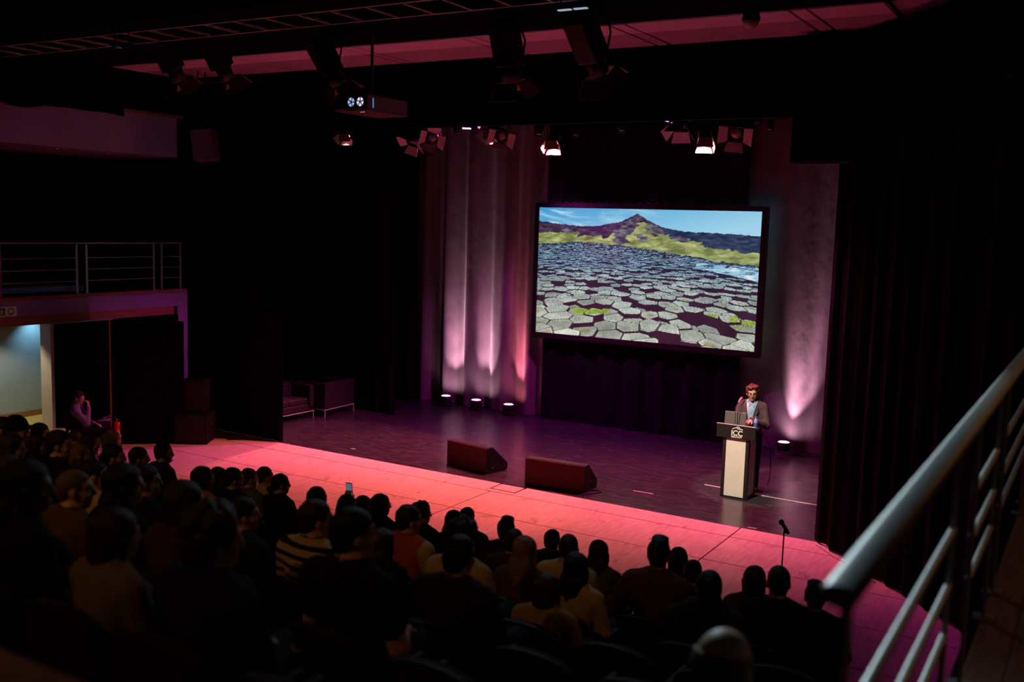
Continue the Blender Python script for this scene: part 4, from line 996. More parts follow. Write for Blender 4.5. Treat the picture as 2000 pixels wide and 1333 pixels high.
balustrade('balcony_railing', 'steel bar railing along the left balcony', -18.05, 8.5, 15.6, [(8.8, 11.1), (11.27, 12.91), (13.14, 14.82), (15.03, 15.55)], [3.69, 3.39, 3.155, 2.92], 0.010, 0.022, 2.66)
balustrade('gallery_railing', 'out-of-focus steel handrail and bars crossing the lower right foreground', -0.365, 1.77, 10.6, [(1.85, 3.42), (4.05, 4.86), (5.25, 6.9), (7.2, 8.9), (9.2, 10.5)], [3.70, 3.40, 3.215, 3.05], 0.013, 0.027, 2.62)

# ---- unseen downlights added above the rear seats to warm the audience's backs
for i, (x, y, lb) in enumerate(((-4.6, -2.6, 'added warm downlight above the rear seats at right'), (-7.5, -1.8, 'added warm downlight above the middle of the rear seats'), (-11.8, -0.8, 'added warm downlight above the rear seats at left'))):
    t = thing('fill_downlight', lb, 'light', (x, y, 8.4), group='added downlights')
    MB().lathe([(0.12, 0), (0.14, 0), (0.14, 0.3), (0.10, 0.36), (0.05, 0.40)], n=18, caps=(False, True)).build('housing', 'black_metal', t)
    MB().lathe([(0.001, 0.02), (0.118, 0.02), (0.118, 0.03)], n=18).build('lamp', 'lens_warm', t)
    spot('rear_fill_light', (x, y, 8.39), (x - .3, y + 5.5, 1.5), 210, (1.0, 0.42, 0.13), 66, .8, 0.12, t)

# ---- cool batten on the bridge (lit strip seen at the top edge), washing the rear seats
t = thing('led_batten', 'short bluish white lamp strip under the bridge at the top edge', 'light', (-5.35, 10.1, 6.72))
MB().box((0, 0, 0.03), (0.40, 0.08, 0.06), ch=0.006).build('housing', 'black_metal', t)
for k in (-1, 1): MB().box((k * .10, -.02, -.004), (0.16, 0.05, 0.01)).build('diffuser', 'lens_cool', t)
for k in (-1, 1): MB().cyl((k * .15, -.02, .05), (k * .15, -.02, .285), .008, n=6).build('hanger', 'black_metal', t)
spot('batten_or_added_light', (-5.35, 10.05, 6.70), (-1.8, 3.2, 3.0), 120, (0.62, 0.80, 1.0), 80, .7, .08, t)
spot('batten_or_added_light', (-5.30, 10.05, 6.70), (-0.40, 3.0, 3.7), 900, (0.66, 0.90, 0.96), 24, .8, .08, t)  # narrow beam added to brighten the gallery handrail, not the strip's own
# ---- wall lamp over the right gallery
t = thing('wall_lamp', 'warm wall lamp over the right gallery behind the handrail', 'light', (1.14, 5.5, 5.2))
MB().box((0.04, 0, 0), (0.04, 0.14, 0.2), ch=.006).build('back_plate', 'black_metal', t)
MB().lathe([(0.03, .1), (0.07, -.02), (0.066, -.02), (0.026, .095)], c=(-.08, 0, 0), n=16, caps=(False, False)).build('shade', 'black_metal', t)
MB().ball((-.08, 0, .02), .03, 10, 8).build('bulb', 'lens_warm', t)
MB().cyl((.03, 0, .08), (-.08, 0, .09), .01, n=6).build('arm', 'black_metal', t)
spot('wall_lamp_light', (1.06, 5.5, 5.17), (0.1, 5.0, 2.6), 16, (1.0, 0.45, 0.16), 110, .6, .05, t)
t = thing('led_batten', 'added violet lamp strip under the bridge lighting the left balcony', 'light', (-12.6, 9.85, 6.72))  # added fixture, there only to tint the left wall violet
MB().box((0, 0, 0.03), (0.40, 0.08, 0.06), ch=0.006).build('housing', 'black_metal', t)
for k in (-1, 1): MB().box((k * .10, -.02, -.004), (0.16, 0.05, 0.01)).build('diffuser', 'screen_off', t)
for k in (-1, 1): MB().cyl((k * .15, -.02, .05), (k * .15, -.02, .285), .008, n=6).build('hanger', 'black_metal', t)
spot('batten_or_added_light', (-12.6, 9.82, 6.70), (-18.0, 13.2, 4.0), 30, (0.55, 0.42, 1.0), 62, .7, .08, t)
# ================================================================== PEOPLE (continuous surfaces from a distance field)
def nets(d, org, res):
    s = d < 0
    acc = np.zeros(tuple(n - 1 for n in d.shape), np.int8)
    for a in (0, 1):
        for b in (0, 1):
            for c in (0, 1):
                acc += s[a:d.shape[0] - 1 + a, b:d.shape[1] - 1 + b, c:d.shape[2] - 1 + c]
    act = (acc > 0) & (acc < 8)
    I, J, K = np.nonzero(act)
    idx = np.full(act.shape, -1, np.int64); idx[I, J, K] = np.arange(len(I))
    P = np.zeros((len(I), 3)); N = np.zeros(len(I))
    for ax in range(3):
        o1, o2 = [x for x in range(3) if x != ax]
        for a in (0, 1):
            for b in (0, 1):
                off = [0, 0, 0]; off[o1] = a; off[o2] = b
                v0 = d[I + off[0], J + off[1], K + off[2]]
                off2 = list(off); off2[ax] = 1
                v1 = d[I + off2[0], J + off2[1], K + off2[2]]
                cr = (v0 < 0) != (v1 < 0)
                t = np.where(cr, v0 / np.where(cr, v0 - v1, 1), 0)
                q_ = np.zeros((len(I), 3)); q_[:, o1] = a; q_[:, o2] = b; q_[:, ax] = t
                P += q_ * cr[:, None]; N += cr
    P = P / np.maximum(N, 1)[:, None] + np.stack([I, J, K], 1)
    P = P * res + org
    F = []
    for ax in range(3):
        o1, o2 = [(1, 2), (2, 0), (0, 1)][ax]
        sl0 = [slice(None)] * 3; sl1 = [slice(None)] * 3
        sl0[ax] = slice(0, -1); sl1[ax] = slice(1, None)
        ch = s[tuple(sl0)] != s[tuple(sl1)]
        E_ = np.stack(np.nonzero(ch), 1)
        ok = (E_[:, o1] > 0) & (E_[:, o2] > 0) & (E_[:, o1] < d.shape[o1] - 1) & (E_[:, o2] < d.shape[o2] - 1)
        E_ = E_[ok]
        flip = s[E_[:, 0], E_[:, 1], E_[:, 2]]
        def g(a, b):
            c = E_.copy(); c[:, o1] -= a; c[:, o2] -= b; return idx[c[:, 0], c[:, 1], c[:, 2]]
        q4 = np.stack([g(1, 1), g(0, 1), g(0, 0), g(1, 0)], 1)
        q4 = np.where(flip[:, None], q4, q4[:, ::-1])
        F.append(q4)
    return P, np.concatenate(F)

def field(prims, res, subs=(), inflate=0.0, pad=0.03, noise=None):
    lo = np.full(3, 9.); hi = -lo
    for p in prims:
        if p[0] == 'c':
            for e, r in ((p[1], p[3]), (p[2], p[4])): lo = np.minimum(lo, np.array(e) - r - inflate); hi = np.maximum(hi, np.array(e) + r + inflate)
        else:
            m = max(p[2]); lo = np.minimum(lo, np.array(p[1]) - m - inflate); hi = np.maximum(hi, np.array(p[1]) + m + inflate)
    lo -= pad; hi += pad
    n = np.ceil((hi - lo) / res).astype(int) + 1
    ax = [lo[i] + res * np.arange(n[i]) for i in range(3)]
    D = np.full(n, 0.15)
    def dist(p, X, Y, Z, infl):
        if p[0] == 'c':
            a = np.array(p[1]); b = np.array(p[2]) - a; bb = max(b @ b, 1e-9)
            px, py, pz = X - a[0], Y - a[1], Z - a[2]
            h = np.clip((px * b[0] + py * b[1] + pz * b[2]) / bb, 0, 1)
            return np.sqrt((px - h * b[0]) ** 2 + (py - h * b[1]) ** 2 + (pz - h * b[2]) ** 2) - (p[3] + (p[4] - p[3]) * h + infl)
        c = np.array(p[1]); r = np.array(p[2]) + infl; R = p[3]
        px, py, pz = X - c[0], Y - c[1], Z - c[2]
        if R is not None:
            Rt = np.array(R)
            px, py, pz = (Rt[0, 0] * px + Rt[1, 0] * py + Rt[2, 0] * pz, Rt[0, 1] * px + Rt[1, 1] * py + Rt[2, 1] * pz, Rt[0, 2] * px + Rt[1, 2] * py + Rt[2, 2] * pz)
        k0 = np.sqrt((px / r[0]) ** 2 + (py / r[1]) ** 2 + (pz / r[2]) ** 2); k1 = np.sqrt((px / r[0] ** 2) ** 2 + (py / r[1] ** 2) ** 2 + (pz / r[2] ** 2) ** 2)
        return k0 * (k0 - 1) / np.maximum(k1, 1e-6)
    def win(p, mg):
        if p[0] == 'c': l = np.minimum(np.array(p[1]) - p[3], np.array(p[2]) - p[4]); h = np.maximum(np.array(p[1]) + p[3], np.array(p[2]) + p[4]); l = np.minimum(np.array(p[1]) - max(p[3], p[4]), np.array(p[2]) - max(p[3], p[4])); h = np.maximum(np.array(p[1]) + max(p[3], p[4]), np.array(p[2]) + max(p[3], p[4]))
        else: m = max(p[2]); l = np.array(p[1]) - m; h = np.array(p[1]) + m
        a = np.clip(((l - mg - lo) / res).astype(int), 0, n - 1); b = np.clip(((h + mg - lo) / res).astype(int) + 2, 1, n)
        return tuple(slice(a[i], b[i]) for i in range(3))
    for p in prims:
        k = p[-1]; w = win(p, inflate + k + 3 * res)
        X, Y, Z = np.meshgrid(ax[0][w[0]], ax[1][w[1]], ax[2][w[2]], indexing='ij', sparse=True)
        e = dist(p, X, Y, Z, inflate); c = D[w]
        if k > 0:
            h = np.clip(0.5 + 0.5 * (c - e) / k, 0, 1); D[w] = c * (1 - h) + e * h - k * h * (1 - h)
        else: D[w] = np.minimum(c, e)
    if noise:
        amp, sc_, sd = noise
        X, Y, Z = np.meshgrid(*ax, indexing='ij')
        D += amp * (fbm(X * sc_ + Z * 3.1, Y * sc_ - Z * sc_ * .7, sd, 2) + fbm(Y * sc_ + 7, Z * sc_ + X * 2, sd + 5, 2) - 1.0)
    for p in subs:
        if p[0] == 'plane':
            X, Y, Z = np.meshgrid(*ax, indexing='ij', sparse=True)
            nn = p[1]; e = nn[0] * X + nn[1] * Y + nn[2] * Z - p[2]      # keep where e<0
            D[:] = np.maximum(D, e)
        elif p[0] == 'fn':
            X, Y, Z = np.meshgrid(*ax, indexing='ij', sparse=True); D[:] = np.maximum(D, p[1](X, Y, Z))
        else:
            w = win(p, p[-1] + 3 * res); X, Y, Z = np.meshgrid(ax[0][w[0]], ax[1][w[1]], ax[2][w[2]], indexing='ij', sparse=True)
            D[w] = np.maximum(D[w], -dist(p, X, Y, Z, 0.0))
    # keep the border outside
    D[0] = D[-1] = .1; D[:, 0] = D[:, -1] = .1; D[:, :, 0] = D[:, :, -1] = .1
    return nets(D, lo, res)

def sdf_mesh(name, prims, res, subs=(), inflate=0.0, noise=None, M4=None):
    P, F = field(prims, res, subs, inflate, noise=noise)
    if M4 is not None: P = P @ np.array(M4)[:3, :3].T + np.array(M4)[:3, 3]
    me = bpy.data.meshes.new(name)
    me.vertices.add(len(P)); me.vertices.foreach_set('co', P.ravel().astype(np.float32))
    me.loops.add(F.size); me.loops.foreach_set('vertex_index', F.ravel().astype(np.int32))
    me.polygons.add(len(F)); me.polygons.foreach_set('loop_start', np.arange(0, F.size, 4, dtype=np.int32)); me.polygons.foreach_set('loop_total', np.full(len(F), 4, np.int32))
    me.update(calc_edges=True); me.polygons.foreach_set('use_smooth', np.ones(len(F), bool))
    me.validate()
    me.materials.append(None)
    return me

def head_prims(Mh, female=False, s=1.0):
    """head facing +Y, centre of skull at origin of Mh"""
    R = np.array(Mh.to_3x3())
    def T(p): v = Mh @ Vector([c * s for c in p]); return (v.x, v.y, v.z)
    def e(c, r, k=.02): return ('e', T(c), tuple(x * s for x in r), R, k)
    def c(a, b, r0, r1, k=.012): return ('c', T(a), T(b), r0 * s, r1 * s, k)
    j = 0.92 if female else 1.0
    pr = [e((0, -.012, .028), (.074, .094, .088)), e((0, .028, -.045), (.057 * j, .062, .068), .03), e((0, .062, -.086), (.026 * j, .022, .020), .025),
          e((0, .055, .030), (.058, .032, .030), .02),
          c((0, .088, .018), (0, .104, -.022), .010, .013, .012), c((-.013, .090, -.027), (.013, .090, -.027), .008, .008, .010),
          e((0, .083, -.056), (.024, .012, .009), .010), c((-.03, .084, .026), (.03, .084, .026), .008, .008, .012),
          e((-.042, .058, -.022), (.020, .022, .022), .02), e((.042, .058, -.022), (.020, .022, .022), .02)]
    for sg in (-1, 1):
        pr += [e((sg * .077, -.008, -.006), (.010, .020, .031), .008), e((sg * .075, -.002, -.028), (.008, .012, .012), .008)]
    return pr

def finger_prims(wrist, dirv, nrm, s=1.0, curl=0.5, left=False):
    """hand from a wrist: dirv along the palm, nrm = back of the hand; five fingers"""
    d = Vector(dirv).normalized(); n = Vector(nrm); n = (n - d * n.dot(d)).normalized(); w = d.cross(n) * (-1 if left else 1)   # thumb side
    wr = Vector(wrist); tp = lambda v: (v.x, v.y, v.z)
    pr = [('c', tp(wr), tp(wr + d * .03 * s), .024 * s, .026 * s, .015)]
    for q_ in (-1.0, -.33, .33, 1.0):
        pr.append(('c', tp(wr + d * .02 * s + w * q_ * .016 * s), tp(wr + d * .088 * s + w * q_ * .028 * s), .015 * s, .011 * s, .012))
    for q_, ln in ((1.0, .070), (.33, .080), (-.33, .074), (-1.0, .058)):
        a = wr + d * .088 * s + w * q_ * .029 * s
        c1 = curl * .6; c2 = curl * 1.5
        b = a + (d * math.cos(c1) - n * math.sin(c1)) * ln * .5 * s
        e = b + (d * math.cos(c2) - n * math.sin(c2)) * ln * .5 * s
        pr += [('c', tp(a), tp(b), .0095 * s, .0088 * s, .003), ('c', tp(b), tp(e), .0088 * s, .0072 * s, .003)]
    a = wr + d * .03 * s + w * .024 * s; b = a + (d * .7 + w * .75 - n * .25).normalized() * .04 * s; e = b + (d * .9 + w * .25 - n * .4).normalized() * .032 * s
    pr += [('c', tp(a), tp(b), .014 * s, .011 * s, .008), ('c', tp(b), tp(e), .0105 * s, .008 * s, .003)]
    return pr

HEADC = (0, -.045, 1.112)
def seated(female=False, yaw=0, pitch=-4, pose='lap', lean=0.0):
    f = .90 if female else 1.0
    Mh = Matrix.Translation(HEADC) @ Euler((math.radians(pitch), 0, math.radians(yaw))).to_matrix().to_4x4()
    torso = [('e', (0, -.02, .535), (.165 if not female else .172, .13, .115), None, .04), ('e', (0, -.055, .68), (.145 * f, .105, .17), None, .05), ('e', (0, -.080, .84), (.168 * f, .108, .16), None, .06),
             ('c', (-.155 * f, -.085, .925), (.155 * f, -.085, .925), .060 * f, .060 * f, .05)]
    trap = [('c', (-.09 * f, -.085, .955), (0, -.075, 1.0), .042, .045, .04), ('c', (.09 * f, -.085, .955), (0, -.075, 1.0), .042, .045, .04)]
    if female: torso += [('e', (-.075, .02, .83), (.06, .05, .06), None, .04), ('e', (.075, .02, .83), (.06, .05, .06), None, .04)]
    neck = [('c', (0, -.08, .97), tuple(Mh @ Vector((0, -.025, -.06))), .054 * f, .050 * f, .03)]
    legs = []; shins = []; feet = []
    for s in (-1, 1):
        legs += [('c', (s * .085, .0, .52), (s * .115, .42, .505), .082, .062, .04)]
        shins += [('c', (s * .115, .42, .505), (s * .11, .43, .14), .060, .042, .02)]
        feet += [('c', (s * .11, .43, .10), (s * .11, .42, .06), .04, .04, .02), ('c', (s * .11, .42, .045), (s * .125, .54, .035), .038, .030, .02)]
    sh = [(-.195 * f, -.085, .915), (.195 * f, -.085, .915)]
    elb = [(-.245 * f, -.03, .665), (.245 * f, -.03, .665)]; wri = [(-.10, .20, .625), (.10, .20, .625)]; hd = [(.55, .75, -.1), (-.55, .75, -.1)]; hn = [(0, .1, 1), (0, .1, 1)]; curl = [.6, .6]
    if pose == 'chin':
        elb[1] = (.20, .10, .70); wri[1] = (.06, .115, .965); hd[1] = (-.3, -.15, 1); hn[1] = (.5, .9, 0); curl[1] = 1.3
    if pose == 'phone':
        elb[1] = (.22, .13, .80); wri[1] = (.17, .20, 1.05); hd[1] = (-.1, .1, 1); hn[1] = (.3, -1, 0); curl[1] = .9
    if pose == 'crossed':
        wri = [(.10, .10, .70), (-.10, .12, .68)]; hd = [(1, .0, .1), (-1, .0, .1)]; hn = [(0, 1, 0), (0, 1, 0)]
    if pose == 'side':
        elb[0] = (-.33, -.02, .70); wri[0] = (-.30, .22, .66); hd[0] = (.1, 1, -.1)
    upper = [('c', sh[i], elb[i], .054 * f, .044 * f, .03) for i in (0, 1)]
    fore = [('c', elb[i], wri[i], .044 * f, .029 * f, .02) for i in (0, 1)]
    hands = []
    for i in (0, 1): hands += finger_prims(wri[i], hd[i], hn[i], .95 * f, curl[i], left=(i == 0))
    body = torso + trap + neck + head_prims(Mh, female, .98 if not female else .93) + legs + shins + feet + upper + fore + hands
    return dict(Mh=Mh, body=body, torso=torso, trap=trap, legs=legs, shins=shins, upper=upper, fore=fore, neck=neck, feet=feet, f=f, hands=(wri, hd))

def hair_mesh(style, s=1.0):
    """in head space (skull centre at origin, face towards +Y)"""
    def e(c, r, k=.02): return ('e', tuple(x * s for x in c), tuple(x * s for x in r), None, k)
    def c(a, b, r0, r1, k=.02): return ('c', tuple(x * s for x in a), tuple(x * s for x in b), r0 * s, r1 * s, k)
    cap = [e((0, -.018, .036), (.084, .101, .094))]
    face = [e((0, .105, -.045), (.085, .075, .115), 0), e((-.085, .02, -.02), (.02, .022, .035), 0), e((.085, .02, -.02), (.02, .022, .035), 0)]
    noise = (.010, 26, 3); subs = list(face); pr = list(cap)
    if style == 'short': pr = [e((0, -.018, .038), (.081, .099, .092)), e((0, -.06, -.01), (.066, .050, .07))]; subs += [('plane', (0, .25, -1), .075 * s)]
    elif style == 'crop': pr = [e((0, -.016, .034), (.078, .096, .089)), e((0, -.06, -.01), (.062, .044, .065))]; noise = (.003, 60, 3); subs += [('plane', (0, .35, -1), .06 * s)]
    elif style == 'quiff': pr = [e((0, -.016, .036), (.081, .098, .092)), e((0, .035, .105), (.06, .06, .035)), e((0, -.06, -.01), (.064, .045, .068))]; subs += [('plane', (0, .3, -1), .07 * s)]
    elif style == 'curly': pr = [e((0, -.02, .05), (.103, .115, .105)), e((0, -.06, -.02), (.085, .06, .07))]; noise = (.030, 34, 9)
    elif style == 'bob': pr = [e((0, -.02, .036), (.090, .104, .096)), e((0, -.055, -.06), (.088, .066, .085), .04), c((-.078, .0, -.01), (-.07, .01, -.11), .026, .02), c((.078, .0, -.01), (.07, .01, -.11), .026, .02)]; subs = [face[0]]
    elif style == 'long': pr = [e((0, -.02, .036), (.089, .104, .096)), e((0, -.062, -.08), (.090, .060, .12), .04), c((-.05, -.075, -.08), (-.055, -.10, -.30), .045, .025, .03), c((.05, -.075, -.08), (.055, -.10, -.30), .045, .025, .03), c((0, -.085, -.1), (0, -.112, -.33), .05, .03, .03), c((-.078, .0, .0), (-.078, -.02, -.16), .024, .02), c((.078, .0, .0), (.078, -.02, -.16), .024, .02)]; subs = [face[0]]; noise = (.012, 22, 4)
    elif style == 'bun': pr = cap + [e((0, -.06, -.01), (.064, .045, .06)), e((-.01, -.125, .0), (.040, .042, .040), .02)]; subs += [('plane', (0, .25, -1), .07 * s)]; noise = (.008, 30, 4)
    elif style == 'lowbun': pr = cap + [e((0, -.06, -.01), (.064, .045, .06)), e((-.015, -.115, -.05), (.042, .045, .042), .02)]; subs += [('plane', (0, .25, -1), .10 * s)]; noise = (.010, 30, 4)
    elif style == 'ponytail': pr = cap + [e((0, -.06, -.01), (.064, .045, .06)), c((0, -.11, .03), (0, -.155, -.02), .025, .03), c((0, -.155, -.02), (0, -.14, -.2), .032, .015)]; subs += [('plane', (0, .25, -1), .2 * s)]; noise = (.008, 30, 4)
    elif style == 'ring': pr = [e((0, -.018, .026), (.079, .097, .085)), e((0, -.06, -.01), (.064, .045, .06))]; noise = (.004, 50, 2); subs += [('plane', (0, .35, -1), .06 * s), ('plane', (0, 0, 1), .06 * s)]
    elif style == 'wavy': pr = [e((0, -.014, .050), (.092, .108, .100)), e((0, -.055, -.02), (.086, .062, .078)), e((.02, .055, .112), (.062, .05, .036)), e((-.055, .03, .100), (.042, .05, .036)), e((.072, .005, .05), (.034, .05, .06)), e((-.072, .005, .05), (.034, .05, .06)), e((.075, -.02, -.02), (.024, .034, .045)), e((-.075, -.02, -.02), (.024, .034, .045))]; noise = (.030, 30, 12); subs = [e((0, .112, -.038), (.082, .078, .118), 0), face[1], face[2], ('plane', (0, .3, -1), .085 * s)]
    return sdf_mesh('hair_' + style, pr, .0075, subs, noise=noise)

SW = dict(tee='short sleeve', long='long sleeve')
VAR = {}
def variant(key, **kw):
    S = seated(**kw); r = .0135
    V = dict(Mh=S['Mh'])
    V['body'] = sdf_mesh('body', S['body'], .0115)
    f = S['f']
    ncut = ('e', (0, -.055, 1.035), (.066 * f, .075, .065), None, 0)
    tors = S['torso'] + S['trap']
    V['long'] = sdf_mesh('top', tors + S['upper'] + S['fore'] + S['legs'][:0], r, [ncut, ('plane', (0, 0, -1), -.47)] + [('e', tuple(np.array(w) + .02 * np.array(Vector(h).normalized())), (.05, .05, .05), None, 0) for w, h in zip(*S['hands'])], inflate=.014, noise=(.006, 16, 5))
    V['tee'] = sdf_mesh('top', tors + [('c', p[1], tuple(.45 * np.array(p[1]) + .55 * np.array(p[2])), p[3] + .004, p[4] + .012, p[5]) for p in S['upper']], r, [ncut, ('plane', (0, 0, -1), -.47)], inflate=.013, noise=(.006, 16, 5))
    V['vest'] = sdf_mesh('top', tors, r, [ncut, ('plane', (0, 0, -1), -.47)] + [('e', (s * .235 * f, -.085, .90), (.075, .10, .10), None, 0) for s in (-1, 1)], inflate=.018)
    V['hood'] = sdf_mesh('top', tors + S['upper'] + S['fore'] + [('c', (-.07, -.12, 1.0), (.07, -.12, 1.0), .045, .045, .03), ('c', (-.09, -.05, .99), (-.07, -.12, 1.0), .035, .045, .03), ('c', (.09, -.05, .99), (.07, -.12, 1.0), .035, .045, .03)], r, [ncut, ('plane', (0, 0, -1), -.47)], inflate=.020, noise=(.008, 14, 5))
    V['trousers'] = sdf_mesh('trousers', S['torso'][:1] + S['legs'] + S['shins'], .015, [('plane', (0, 0, -1), -.12), ('plane', (0, 0, 1), .60)], inflate=.012, noise=(.006, 14, 8))
    V['shoes'] = sdf_mesh('shoes', S['feet'], .012, [('plane', (0, 0, 1), .11)], inflate=.008)
    VAR[key] = V
variant('m0', yaw=0)
variant('m_right', yaw=-32, pitch=-2)
variant('m_left', yaw=14)
variant('f0', female=True, yaw=-4)
variant('f_right', female=True, yaw=-32, pitch=-2)
variant('f_left', female=True, yaw=14)
variant('m_phone', yaw=-14, pose='phone')
variant('m_arm', yaw=6, pose='side')
variant('f_crossed', female=True, yaw=-18, pose='crossed')
variant('m_chin', yaw=-22, pitch=-10, pose='chin')
HAIR = {}
def cap_mesh():
    e = lambda c, r, k=.01: ('e', c, r, None, k)
    return sdf_mesh('cap', [e((0, -.016, .045), (.088, .104, .095)), ('e', (0, .13, .045), (.07, .075, .012), None, .015)], .0075, [('plane', (0, .0, -1), -.022)])
CAPM = cap_mesh()

FAB = {}
def seat_parts():
    W = 0.50
    pts = []
    for i in range(9):
        a = math.pi * i / 8
        pts.append((math.cos(a) * W / 2 * 1.0, 0.70 + 0.14 * math.sin(a) ** .6))
    poly = [(W / 2 * .94, 0.40)] + pts + [(-W / 2 * .94, 0.40)]
    poly = [(x, z) for x, z in poly]
    lean = lambda z: -0.222 - (z - .40) * .13
    b = MB(); b.prism(poly, 0, -0.05, lambda a, z, h: (a * .97, lean(z) + h, z)); FAB['backrest'] = b.mesh('backrest')
    b = MB(); b.prism([(x * 1.03, z if z < .5 else z + .012) for x, z in poly], -0.052, -0.075, lambda a, z, h: (a * .97, lean(z) + h, z)); FAB['back_shell'] = b.mesh('back_shell')
    b = MB(); b.box((0, 0.02, 0.395), (0.46, 0.46, 0.09), ch=0.03); FAB['seat_pan'] = b.mesh('seat_pan')
    b = MB(); b.box((0, 0, 0.60), (0.045, 0.32, 0.04), ch=0.012); b.box((0, -.02, 0.31), (0.03, 0.20, 0.56), ch=0.006); b.box((0, -.02, 0.015), (0.05, 0.30, 0.03)); FAB['armrest'] = b.mesh('armrest')
seat_parts()
for k_, m_ in (('backrest', 'seat_fabric'), ('back_shell', 'seat_shell'), ('seat_pan', 'seat_fabric'), ('armrest', 'seat_shell')): FAB[k_].materials.append(MATS[m_])
def seat(x, y, z, label, rz=0.0):
    t = thing('theatre_seat', label, 'seat', (x, y, z), rz, group='theatre seats in rows')
    for k_ in ('backrest', 'back_shell', 'seat_pan'):
        o = bpy.data.objects.new(k_, FAB[k_]); COL.objects.link(o); o.parent = t
    for s in (-1, 1):
        o = bpy.data.objects.new('armrest', FAB['armrest']); COL.objects.link(o); o.parent = t; o.location = (s * .245, 0, 0)
    return t
ROWY = lambda k: 8.85 - .9 * k
ROWZ = lambda k: .29 * k
# stepped seating platform
for k in range(1, 10):
    x0, x1 = -13.6, (-0.55 if k >= 4 else -1.15)
    o = MB().box((0, 0, 0), (x1 - x0, 0.9, ROWZ(k) + .02)).build('seating_riser', 'riser_carpet', None, ((x0 + x1) / 2, ROWY(k) + .10, ROWZ(k) / 2 - .01))
    struct(o, 'dark carpeted step of the raked seating, step %d from the front' % k, 'seating step')
    MB().box((0, 0, 0), (x1 - x0, 0.03, 0.02)).build('nosing', 'grey_trim', o, (0, 0.44, ROWZ(k) / 2))

NPE = 0
def person(row, x, s, var, hair, hcol, top, tcol, skin, yaw, label, short, trousers='c_denim', extra=None, cap=None):
    V = VAR[var]; y, z = ROWY(row), ROWZ(row)
    yr = math.radians(yaw)
    off = Vector((0, -.05 * s, 0)); off.rotate(Euler((0, 0, yr)))
    px_, py_ = x - off.x, y - .05 - off.y
    root = thing('person', label, 'person', (px_, py_, z), yr, group='seated audience')
    root.scale = (0.5 + s * .5, 0.5 + s * .5, s)
    obj_from('body', V['body'], skin, root)
    obj_from({'long': 'sweater', 'tee': 't_shirt', 'vest': 'waistcoat', 'hood': 'hooded_top'}[top], V[top], tcol, root)
    obj_from('trousers', V['trousers'], trousers, root)
    obj_from('shoes', V['shoes'], 'shoe_black', root)
    if hair:
        if hair not in HAIR: HAIR[hair] = hair_mesh(hair)
        o = obj_from('hair', HAIR[hair], hcol, root); o.matrix_local = V['Mh'] @ Matrix.Scale(.98 if var[0] == 'm' else .95, 4)
    if cap:
        o = obj_from('cap', CAPM, cap, root); o.matrix_local = V['Mh'].copy()
    if short: seat(px_, py_ - 0.0, z, 'dark theatre seat under ' + short)
    return root
person(0, -8.73, 1.033, 'm_right', 'short', 'hair_black', 'tee', 'c_cream', 'skin_tan', 0, 'man with short dark hair and cream top, fifth head along the pink floor', 'the man in the cream top')
person(0, -7.17, 0.951, 'f_right', 'bob', 'hair_black', 'long', 'c_black', 'skin_tan', 0, 'small dark bobbed head just left of the tall long-haired head', 'the small bobbed head')
person(0, -6.34, 0.988, 'm_right', 'curly', 'hair_brown', 'long', 'c_charcoal', 'skin_light', -5, 'person with curly hair and glasses in profile before the pink floor', 'the curly-haired person')
person(0, -5.74, 1.038, 'm0', 'short', 'hair_black', 'long', 'c_black', 'skin_tan', 10, 'short dark head half hidden behind the bushy-haired head', 'the half hidden short head')
person(0, -4.69, 0.998, 'm0', 'short', 'hair_black', 'long', 'c_black', 'skin_tan', 8, 'front-row person with short black hair left of the pale-shouldered viewer', 'the front-row black-haired person')
person(0, -3.32, 1.064, 'f_left', 'bob', 'hair_black', 'long', 'c_black', 'skin_tan', 4, 'front-row dark bob just right of the tall broad man', 'the front-row dark bob')
person(1, -11.15, 1.016, 'm_right', 'short', 'hair_brown', 'long', 'c_black', 'skin_light', -18, 'face glowing pink in profile near the seated crew member', 'the pink-faced viewer')
person(1, -9.49, 1.088, 'm_right', 'short', 'hair_black', 'long', 'c_charcoal', 'skin_tan', -12, 'dark head with headset against the left end of the pink floor', 'the viewer with the headset')
person(1, -8.56, 0.962, 'f_right', 'long', 'hair_black', 'long', 'c_black', 'skin_tan', 0, 'dark head second along the pink floor, between two others', 'the second head along the floor')
person(1, -8.08, 1.007, 'm_right', 'short', 'hair_brown', 'long', 'c_grey', 'skin_light', 0, 'short-haired head fourth along the pink floor, ear lit', 'the fourth head along the floor')
person(1, -7.6, 1.019, 'f_right', 'lowbun', 'hair_black', 'long', 'c_black', 'skin_tan', -4, 'woman with a low dark hair bun and black top', 'the woman with the low bun')
person(1, -6.21, 1.024, 'f_right', 'long', 'hair_black', 'long', 'c_black', 'skin_tan', 0, 'person with long straight dark hair and glinting glasses', 'the long-haired person with glasses')
person(1, -5.3, 1.014, 'f0', 'long', 'hair_black', 'long', 'c_black', 'skin_tan', 6, 'smooth dark head left of the short-haired neighbour, behind bushy hair', 'the smooth dark head')
person(1, -4.71, 1.037, 'm_left', 'quiff', 'hair_black', 'long', 'c_charcoal', 'skin_tan', 2, 'man with a flat dark quiff turned to his neighbour', 'the man with the quiff')
person(1, -3.73, 1.015, 'f0', 'long', 'hair_brown', 'long', 'c_olive', 'skin_light', 6, 'lone person with shoulder-length hair against the grey-pink floor', 'the lone shoulder-length hair')
person(1, -2.84, 1.014, 'm0', 'crop', 'hair_black', 'long', 'c_black', 'skin_tan', 8, 'small round dark head in a gap right of the dark bob', 'the small round head')
person(1, -2.31, 1.058, 'f_left', 'bob', 'hair_brown', 'long', 'c_brown', 'skin_light', 10, 'brown bobbed head leaning against the short-haired man at right', 'the leaning brown bob')
